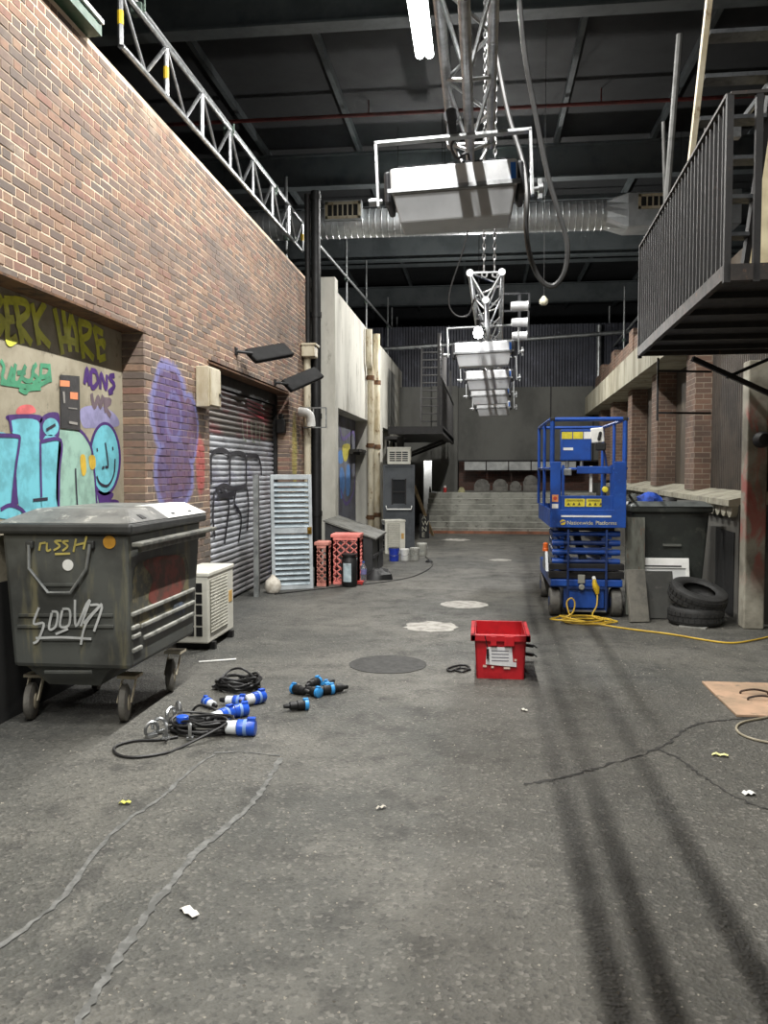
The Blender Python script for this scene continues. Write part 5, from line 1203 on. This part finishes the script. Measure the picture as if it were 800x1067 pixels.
for x in (x0+.2, x1-.2):
    for y in (y0+.15, y1-.15):
        mb = MB(); mb.lathe([(.02, -.025), (.10, -.025), (.10, .025), (.02, .025)], (x, y, .10), 16, 'x'); obj('wheel', mb, WHEEL, t, True)
# rags on the bin
heap('blue cloth bundle lying on the lid of the dark bin', (2.02, 10.35, 1.33), .14, .10, .10, M('blue_cloth', (40, 80, 180), (30, 52, 120), .8, 0, sc=14, bump=.4), 'cloth', 'cloth_bundle', 11)
heap('dark rag heap on the left corner of the dark bin lid', (1.86, 10.45, 1.32), .14, .12, .09, M('dark_rag', (70, 72, 68), (44, 45, 44), .9, 0, sc=14, bump=.4), 'rag', 'rag', 12)
heap('grey glove crumpled right of the blue cloth bundle', (2.24, 10.33, 1.33), .10, .06, .05, BLKPLASTIC, 'glove', 'glove', 13)
# pale panel between lift and bin
mb = MB(); mb.box((1.80, 10.02, .58), (.22, .03, 1.14), (math.radians(-5), 0, 0)); tag(obj('board', mb, M('streaked_board', (120, 122, 112), (84, 84, 76), .7, 0, sc=3, stretch=(2, 2, .5), c3=(104, 80, 66))), 'streaked pale board wedged between lift and dark bin', 'board')
# white framed panel and dark boards
def lean(name, label, cat, mat, cx, cy, w, h, th, tilt, rz, parts=None, lift=0):
    t = thing(name, label, cat, (cx, cy, lift), 0, None, True, (math.radians(-tilt), 0, math.radians(rz)))
    mb = MB(); mb.bb(-w/2, w/2, 0, th, 0.012, h); obj('board', mb, mat, t, bevel=.004)
    if parts: parts(t)
    return t
def wf(t):
    mb = MB(); mb.bb(-.31, .31, -.02, 0, .56, .68); mb.bb(-.31, -.27, -.02, 0, .02, .56); mb.bb(.27, .31, -.02, 0, .02, .56); obj('white_frame', mb, WHITEPAINT, t, bevel=.004)
    mb = MB(); mb.bb(-.22, .22, -.024, -.018, .575, .592); obj('slot', mb, BLKPLASTIC, t)
lean('panel_heater', 'white framed appliance panel leaning on the dark bin', 'panel', M('white_panel', (206, 208, 206), None, .4), 2.12, 9.98, .62, .68, .04, 12, 0, wf)
lean('flat_panel', 'dark square panel leaning before the white framed one', 'panel', M('dark_panel', (70, 70, 66), (54, 54, 51), .5, 0, sc=2, c3=(84, 82, 78)), 1.96, 9.74, .50, .56, .025, 16, 3)
lean('board', 'grey slab leaning sideways between lift wheel and dark panel', 'board', M('slab_grey', (122, 119, 110), (96, 94, 88), .7, 0, sc=4), 1.775, 9.50, .22, .60, .05, 14, 14)
mb = MB(); mb.box((2.30, 9.30, .008), (.28, .14, .014), (0, 0, -.5)); tag(obj('tile_offcut', mb, M('offcut_grey', (150, 150, 144), (120, 120, 114), .7)), 'pale grey offcut lying flat before the tyres', 'tile')
# tyres
TYM = M('tyre_rubber', (44, 44, 43), (32, 32, 31), .7, 0, sc=8, bump=.3)
def tyre(label, loc, rot, R=.32, W=.19):
    t = thing('tyre', label, 'tyre', loc, 0, 'old tyres by the column', True, rot)
    prof = [(R*.60, -W*.42), (R*.66, -W*.5), (R*.85, -W*.52), (R*.97, -W*.42), (R, -W*.3), (R, W*.3), (R*.97, W*.42), (R*.85, W*.52), (R*.66, W*.5), (R*.60, W*.42), (R*.56, W*.35), (R*.70, W*.2), (R*.74, 0), (R*.70, -W*.2), (R*.56, -W*.35)]
    mb = MB(); n = 40; m = len(prof)
    for k in range(n):
        a = 2*PI*k/n
        for r, z in prof: mb.v.append((r*math.cos(a), r*math.sin(a), z))
    for k in range(n):
        l = (k+1) % n
        for i in range(m): j = (i+1) % m; mb.f.append((k*m+i, l*m+i, l*m+j, k*m+j))
    obj('carcass', mb, TYM, t, True)
    mb = MB()
    for k in range(30):
        a = 2*PI*k/30
        for s in (-1, 1): mb.box((R*math.cos(a+s*.05), R*math.sin(a+s*.05), s*W*.17), (.014, .05, W*.22), (0, 0, a))
    obj('tread_blocks', mb, TYM, t)
tyre('worn black tyre lying flat at the foot of the column', (2.37, 9.52, .102), (0, 0, 0), .29, .19)
tyre('worn black tyre tilted on top of the flat one', (2.40, 9.56, .315), (math.radians(17), math.radians(10), 0), .31, .19)
mb = MB(); slab(mb, 9.75, 10.6, .05, 1.0, -.062, -.045); obj('opening_shade', mb, M('opening_black', (24, 24, 24), None, .8), wall_right)  # flat sheet painting the darkness of an opening in the plinth

# fire-escape balcony
t = thing('fire_escape', 'black steel fire-escape balcony with barred rail at upper right', 'balcony', (1.49, 5.4, 2.86), -.035)
bx0, bx1, by0, by1, bz = 1.49, 3.25, 5.4, 8.9, 2.93
mb = MB(); mb.bb(bx0, bx1, by0, by1, bz-.02, bz); obj('deck_plate', mb, BLKSTEEL, t)
mb = MB(); mb.bb(bx0-.02, bx0+.02, by0, by1, bz-.06, bz+.03); mb.bb(bx0, bx1, by0-.02, by0+.02, bz-.07, bz+.03); mb.bb(bx0, bx1, by1-.04, by1, bz-.06, bz+.02); obj('edge_channel', mb, RUST if False else M('rusty_black', (52, 46, 42), (36, 33, 31), .6, .2, sc=6, c3=(86, 62, 46)), t)
for k in range(5):
    y = by0+.6+k*.62; mb = MB(); mb.bar((bx0, y, bz-.04), (bx1, y, bz-.04), .05, .045); obj('joist', mb, BLKSTEEL, t)
RB = CACHE['rusty_black']
mb = MB(); mb.bar((bx0, by0, 3.98), (bx0, by1, 3.98), .045, .02); obj('handrail', mb, RB, t); mb = MB(); mb.bar((bx0, by0, 3.98), (bx1, by0, 3.98), .045, .02); obj('handrail', mb, RB, t)
n = 30
bar = MB(); bar.bar((0, 0, 0), (0, 0, 1.0), .022); bm = bar.mesh('baluster', BLKSTEEL)
for k in range(1, n): piece('baluster', bm, t, (bx0, by0+(by1-by0)*k/n, bz+.03))
for x, y in ((bx0, by0), (bx0, by1), (bx0+.17, by0)):
    mb = MB(); mb.bar((x, y, bz-.08), (x, y, 3.98), .04); obj('post', mb, BLKSTEEL, t)
for y in (8.6,):
    mb = MB(); mb.bar((2.86, y+.5, 2.30), (2.86, y+.5, 2.9), .08); mb.bar((1.95, y, 2.80), (2.82, y+.2, 2.42), .045); mb.bar((2.3, y+.1, 2.62), (2.84, y+.35, 2.86), .03); obj('bracket', mb, BLKSTEEL, t)
mb = MB(); mb.bar((1.65, 8.75, 2.83), (1.65, 8.75, 2.2), .02); mb.bar((1.65, 8.75, 2.28), (2.2, 8.9, 2.28), .02); mb.bar((1.65, 8.75, 2.70), (2.2, 8.9, 2.70), .02); obj('drop_rod', mb, BLKSTEEL, t)
# stair above the balcony
SA = aty(798, 35, 6.63); SB = aty(773, 239, 7.22); SLOPE = (SB.y-SA.y)/(SB.z-SA.z)
def sp(z): return SA.y+(z-SA.z)*SLOPE
sx0, sx1 = 1.66, 2.15
t = thing('steel_ladder', 'steep steel stair ladder rising from the right balcony', 'ladder', ((sx0+sx1)/2, sp(2.95), 2.95))
mb = MB(); mb.bar((sx0-.02, sp(2.95), 2.95), (sx0-.02, sp(7.0), 7.0), .04, .06); obj('stringer', mb, CREAM, t)
mb = MB(); mb.bar((sx1+.02, sp(2.95), 2.95), (sx1+.02, sp(7.0), 7.0), .045, .09); obj('stringer', mb, BLKSTEEL, t)
for k in range(14):
    z = SA.z+(k-7)*.262
    if z < 3.05: continue
    mb = MB(); mb.box(((sx0+sx1)/2, sp(z), z), (sx1-sx0, .16, .03)); obj('tread', mb, M('worn_tread', (74, 76, 78), (50, 52, 54), .5, .4, sc=9), t)
pcr = thing('plywood_panel', 'cream board leaning behind the stair on the right balcony', 'board', (2.9, 8.1, 2.93))
mb = MB(); mb.prism([(2.32, 8.05, 2.935), (3.4, 8.05, 2.935), (3.4, 8.2, 5.6), (2.78, 8.2, 5.25), (2.52, 8.16, 4.85)], (0, .03, 0)); obj('sheet', mb, M('cream_board', (224, 212, 176), (196, 180, 140), .7, 0, sc=1.5), pcr)
for (xa, ya, xb, yb, Yd, r, lb) in ((708, 36, 694, 215, 8.3, .03, 'bent grey pole standing left of the stair ladder'), (691, 127, 693, 215, 8.8, .018, 'thin upright rod at the far end of the balcony rail'), (735, 122, 736, 300, 8.4, .014, 'slim rod behind the middle of the balcony rail')):
    a = aty(xa, ya, Yd); b = aty(xb, yb, Yd); d = (b-a)/(b.z-a.z); b = a+d*(2.94-a.z) if Yd < 8.9 else b
    mb = MB(); mb.tube([a, b], r, 8); tag(obj('pole', mb, M('dull_steel', (84, 84, 82), (62, 62, 60), .6, .2), smooth=True), lb, 'pole')
a = aty(764, 138, 7.3); b = aty(803, 85, 7.3); mb = MB(); mb.tube([a, b], .025, 8); mb.box(a, (.1, .08, .1)); tag(obj('pole', mb, ALU), 'shiny slanting strut clamped behind the stair treads', 'pole')

# ================================================================== MIDDLE OF THE FLOOR
# red crate
RP = M('red_plastic', (192, 32, 41), (164, 25, 34), .4, 0, sc=5, bump=.04)
cx0, cx1, cy0, cy1, ch = -.045, .375, 6.78, 7.38, .37
t = thing('red_crate', 'bright red plastic tote crate with a white paper on its front', 'crate', ((cx0+cx1)/2, (cy0+cy1)/2, 0))
th = .012; i = .02
def wallq(A, B, a, b): return None
mb = MB(); hexa(mb, (cx0+i, cx1-i, cy0+i, cy0+i+th, 0), (cx0, cx1, cy0, cy0+th, ch)); fr = obj('front_wall', mb, RP, t)
mb = MB(); hexa(mb, (cx0+i, cx1-i, cy1-i-th, cy1-i, 0), (cx0, cx1, cy1-th, cy1, ch)); obj('rear_wall', mb, RP, t)
mb = MB(); hexa(mb, (cx0+i, cx0+i+th, cy0+i, cy1-i, 0), (cx0, cx0+th, cy0, cy1, ch)); obj('side_wall', mb, RP, t)
mb = MB(); hexa(mb, (cx1-i-th, cx1-i, cy0+i, cy1-i, 0), (cx1-th, cx1, cy0, cy1, ch)); obj('side_wall', mb, RP, t)
mb = MB(); mb.bb(cx0+i, cx1-i, cy0+i, cy1-i, 0, .012); obj('base', mb, RP, t)
mb = MB()
mb.bb(cx0-.03, cx1+.03, cy0-.03, cy0+.012, ch-.055, ch); mb.bb(cx0-.03, cx1+.03, cy1-.012, cy1+.03, ch-.055, ch); mb.bb(cx0-.03, cx0+.012, cy0-.03, cy1+.03, ch-.055, ch); mb.bb(cx1-.012, cx1+.03, cy0-.03, cy1+.03, ch-.055, ch)
obj('rim', mb, RP, t, bevel=.006)
mb = MB(); mb.bb(cx0+.13, cx0+.18, cy0-.032, cy0+.005, ch-.09, ch-.01); mb.bb(cx0+.24, cx0+.32, cy0-.034, cy0+.005, ch-.09, ch-.01); obj('rim_lug', mb, RP, t, bevel=.004)
mb = MB(); P = pf([(507, 674), (533, 674.5), (534.5, 690), (538, 690.5), (538, 695), (526, 694), (506, 692)], cy0-.002); mb.prism(P, (0, -.002, 0)); pp = obj('paper_sheet', mb, M('crate_paper', (222, 222, 222), (206, 206, 208), .7), t)
mb = MB()
for k in range(4): ribbon(mb, pf([(512, 678+k*3.4), (530, 678.5+k*3.4)], cy0-.005), .007, NF, .001)
obj('writing', mb, P_('ink', (120, 120, 130)), pp)
mb = MB()
for (x, y, w) in ((505, 694, .03), (513, 695, .02), (528, 696, .05), (537, 688, .02)): P = pf([(x, y)], cy0+.004)[0]; mb.box(P, (w, .004, .018))
obj('torn_residue', mb, P_('residue', (226, 196, 180)), t)
mb = MB(); P = pf([(505, 662), (508, 675)], cy0-.03); mb.tube([P[0], P[1]], .004, 6); mb.box(P[1]+Vector((0, 0, -.05)), (.02, .012, .08)); obj('hanging_clip', mb, BLKPLASTIC, t)
cable('short tangle of black cord at the left foot of the red crate', [fl(x, y, .012) for x, y in ((490, 698), (480, 696), (470, 699), (466, 697), (474, 694), (484, 693), (489, 696), (482, 700), (474, 698))], .009)
mb = MB(); p = fl(549, 690); 
t = thing('clamp', 'pair of black cable clamps poking out right of the red crate', 'clamp', p)
for z in (.07, .15): mb = MB(); mb.bar(p+Vector((-.05, .05, z)), p+Vector((.06, .03, z-.01)), .035, .03); mb.bar(p+Vector((.05, .03, z)), p+Vector((.09, .02, z-.025)), .014, .014); obj('jaw', mb, BLKPLASTIC, t, bevel=.006)
mb = MB(); mb.bb(p.x-.05, p.x-.02, p.y+.03, p.y+.07, 0, .17); obj('stem', mb, BLKPLASTIC, t)

# blue connectors and coils
BC = M('connector_blue', (40, 92, 206), (30, 70, 170), .35, 0, sc=8, bump=0); BC2 = M('connector_sky', (60, 150, 216), (44, 120, 180), .35, 0, sc=8, bump=0); WC = M('connector_white', (226, 230, 232), (200, 204, 206), .4, 0, bump=0)
def connector(label, px, py, ang, s=1.0, z=.035, sky=False, group='blue power connectors'):
    c = fl(px, py, z*s); t = thing('power_connector', label, 'connector', (c.x, c.y, 0), 0, group, True, (0, 0, ang)); zz = c.z
    B = (BC2 if sky else BC); K = (BLKPLASTIC if sky else WC)
    mb = MB(); mb.lathe([(.026*s, 0), (.034*s, .006), (.034*s, .075*s), (.030*s, .08*s)], (0, 0, zz), 16, 'x'); obj('shell', mb, BLKPLASTIC if sky else B, t, True)
    mb = MB(); mb.lathe([(.020*s, -.05*s), (.028*s, -.045*s), (.030*s, 0)], (0, 0, zz), 16, 'x'); obj('collar', mb, K, t, True)
    mb = MB(); mb.lathe([(.010*s, -.09*s), (.014*s, -.085*s), (.018*s, -.05*s)], (0, 0, zz), 12, 'x'); obj('gland', mb, BLKPLASTIC, t, True)
    mb = MB(); mb.bb(.045*s, .08*s, -.012*s, .012*s, zz+.03*s, zz+.045*s); obj('latch', mb, B, t, bevel=.003)
    mb = MB(); mb.lathe([(.036*s, .03*s), (.036*s, .045*s)] if not sky else [(.037*s, .055*s), (.037*s, .078*s), (.03*s, .083*s)], (0, 0, zz), 16, 'x'); obj('grey_band' if not sky else 'blue_ring', mb, (M('band_grey', (120, 150, 200), None, .5) if not sky else BC2), t, True)
connector('blue connector with white collar lying nearest the bin wheel', 219, 733, 2.4, 1.0)
connector('blue connector pointing up right in the middle of the cable pile', 229, 746, 1.0, 1.35)
connector('blue connector lying behind the front two of the pile', 243, 741, .6, 1.3)
connector('largest blue connector at the right end of the cable pile', 247, 758, .05, 1.5)
connector('blue connector beside the rear black coil', 243, 730, -.1, 1.15)
connector('blue connector tipped up at the right of the rear coil', 263, 728, .9, 1.3)
for i, (x, y, a, sc_, lb) in enumerate(((309, 735, .4, 1.05, 'lone sky-blue and black connector in front of its cluster'), (313, 719, 2.6, 1.05, 'leftmost sky-blue connector of the small cluster'), (326, 712, 1.2, 1.05, 'rear sky-blue connector of the small cluster'), (325, 720, -.6, 1.05, 'front sky-blue connector of the small cluster'), (336, 719, .5, 1.1, 'middle sky-blue connector of the small cluster'), (343, 712, -1.8, 1.0, 'dark connector at the back right of the small cluster'), (350, 717, -2.6, 1.1, 'dark round-mouthed connector at the right end of the cluster'))):
    connector(lb, x, y, a, sc_, sky=True, group='sky-blue connectors')
rnd = random.Random(21)
def coil(label, c, rx, ry, turns, r, zmul=.006, tail=None, seed=1, head=None):
    rnd = random.Random(seed); P = list(head or []); n = int(turns*9)
    for k in range(n):
        a = 2*PI*k/9; q = rnd.uniform(.72, 1.12); P.append(Vector((c[0]+rx*q*math.cos(a)+rnd.uniform(-.02, .02), c[1]+ry*q*math.sin(a), r+zmul*k*rnd.uniform(.2, 1.0))))
    P += list(tail or []); return cable(label, P, r, sub=4, n=6, name='cable_coil', cat='cable')
c = fl(212, 762); coil('black cable coil heaped among the blue connectors in front', c, .20, .14, 9, .009, .0015, [fl(x, y, .01) for x, y in ((190, 778), (170, 785), (140, 789), (122, 786), (120, 778), (140, 772), (165, 771), (185, 768))], 5)
c = fl(248, 718); coil('black cable coil lying behind the blue connectors', c, .17, .13, 9, .009, .0018, [fl(x, y, .01) for x, y in ((262, 714), (270, 718), (271, 728))], 9)
cable('black lead arching over the front connectors', [fl(196, 758, .01), fl(200, 742, .03), fl(208, 735, .10), fl(222, 738, .09), fl(232, 748, .05)], .009)
# silver hook clamps
for i, (x, y, a, lb) in enumerate(((158, 768, .9, 'leftmost silver hook clamp of the heap'), (173, 770, -1.2, 'silver hook clamp lying low before the heap'), (198, 770, 1.9, 'silver hook clamp half under the black coil'), (166, 764, .3, 'silver hook clamp at the front left of the cable pile'), (178, 752, 1.3, 'silver hook clamp leaning behind the front one'), (190, 760, -.5, 'silver hook clamp touching the black coil'), (186, 746, 2.2, 'rearmost silver hook clamp under the blue ring'))):
    c = fl(x, y); t = thing('hook_clamp', lb, 'clamp', c, 0, 'silver hook clamps', True, (0, 0, a))
    mb = MB(); P = [Vector((.045*math.cos(q), 0, .05+.045*math.sin(q))) for q in [k*.42-.6 for k in range(11)]]; mb.tube(P, .012, 6); obj('hook', mb, ALU, t, True)
    mb = MB(); mb.cyl((-.03, 0, .012), (.10, 0, .03), .007, 8); mb.bar((.085, -.025, .03), (.085, .025, .03), .008); obj('bolt', mb, ALU, t)
    mb = MB(); mb.box((0, 0, .012), (.07, .045, .022)); obj('shoe', mb, ALU, t, bevel=.004)
c = fl(190, 748, .1); t = thing('connector_ring', 'blue socket ring resting on the silver clamps', 'connector', (c.x, c.y, .07))
mb = MB(); mb.lathe([(.03, 0), (.04, .005), (.04, .04), (.03, .045)], (c.x, c.y, .07), 16); obj('shell', mb, BC, t, True)
# floor board with handles at right
t = thing('floor_hatch', 'brown timber board lying flat on the floor with two rusty handles', 'board', (2.3, 6.4, 0))
mb = MB(); mb.bb(1.76, 2.9, 5.92, 6.84, .001, .02); obj('board', mb, M('worn_timber', (178, 146, 120), (142, 122, 100), .7, 0, sc=2.2, c3=(120, 106, 88)), t, bevel=.004)
for y in (6.30, 6.48):
    mb = MB(); mb.tube(spline([(1.95, y, .02), (1.96, y, .04), (2.05, y, .055), (2.14, y, .04), (2.15, y, .02)], 4), .008, 7); obj('handle', mb, M('handle_rust', (70, 52, 42), (48, 40, 36), .7, .3), t, True)
cable('beige cord looping in at the right edge near the board', [fl(x, y, .009) for x, y in ((830, 738), (800, 747), (775, 752), (767, 758), (772, 765), (788, 771), (815, 776))], .008, M('beige_cord', (150, 142, 122), (128, 120, 102), .6, 0, bump=0))
# litter
def scrap(label, px, py, w, l, rz, c, name='paper_scrap', cat='litter'):
    p = fl(px, py); R = Euler((0, 0, rz)).to_matrix(); rnd = random.Random(px); mb = MB(); P = []
    for k in range(5):
        q = k/4-.5; P.append([R @ Vector((q*l, s*w/2*(1-.5*abs(q)), .004+.012*abs(math.sin(k*1.7)))) for s in (-1, 1)])
    mb.add([p+v for q in P for v in q]+[p+v+Vector((0, 0, .002)) for q in P for v in q], [(2*k, 2*k+1, 2*k+3, 2*k+2) for k in range(4)]+[(10+2*k+2, 10+2*k+3, 10+2*k+1, 10+2*k) for k in range(4)])
    tag(obj(name, mb, M('scrap_%d' % px, c, None, .7)), label, cat)
scrap('crumpled white paper strip lying nearest on the asphalt patch edge', 197, 952, .04, .10, -.7, (222, 216, 206)); scrap('yellow leaf scrap left on the asphalt patch', 130, 838, .03, .06, .1, (206, 204, 90), 'leaf', 'leaf'); scrap('yellow-white scrap below the timber board', 750, 788, .035, .09, -.3, (224, 220, 150))
scrap('pale scrap right of the red crate', 546, 741, .025, .06, -.9, (206, 202, 190)); scrap('tiny pale scrap in mid floor', 397, 843, .02, .05, .5, (190, 184, 172)); scrap('white fleck near the right edge below the crack', 780, 828, .05, .06, .2, (206, 206, 200))
a = fl(207, 691); b = fl(246, 688); mb = MB(); mb.tube([a+Vector((0, 0, .01)), b+Vector((0, 0, .01))], .008, 6); tag(obj('rod', mb, WHITEPAINT), 'thin white rod on the floor in front of the air conditioner', 'rod')
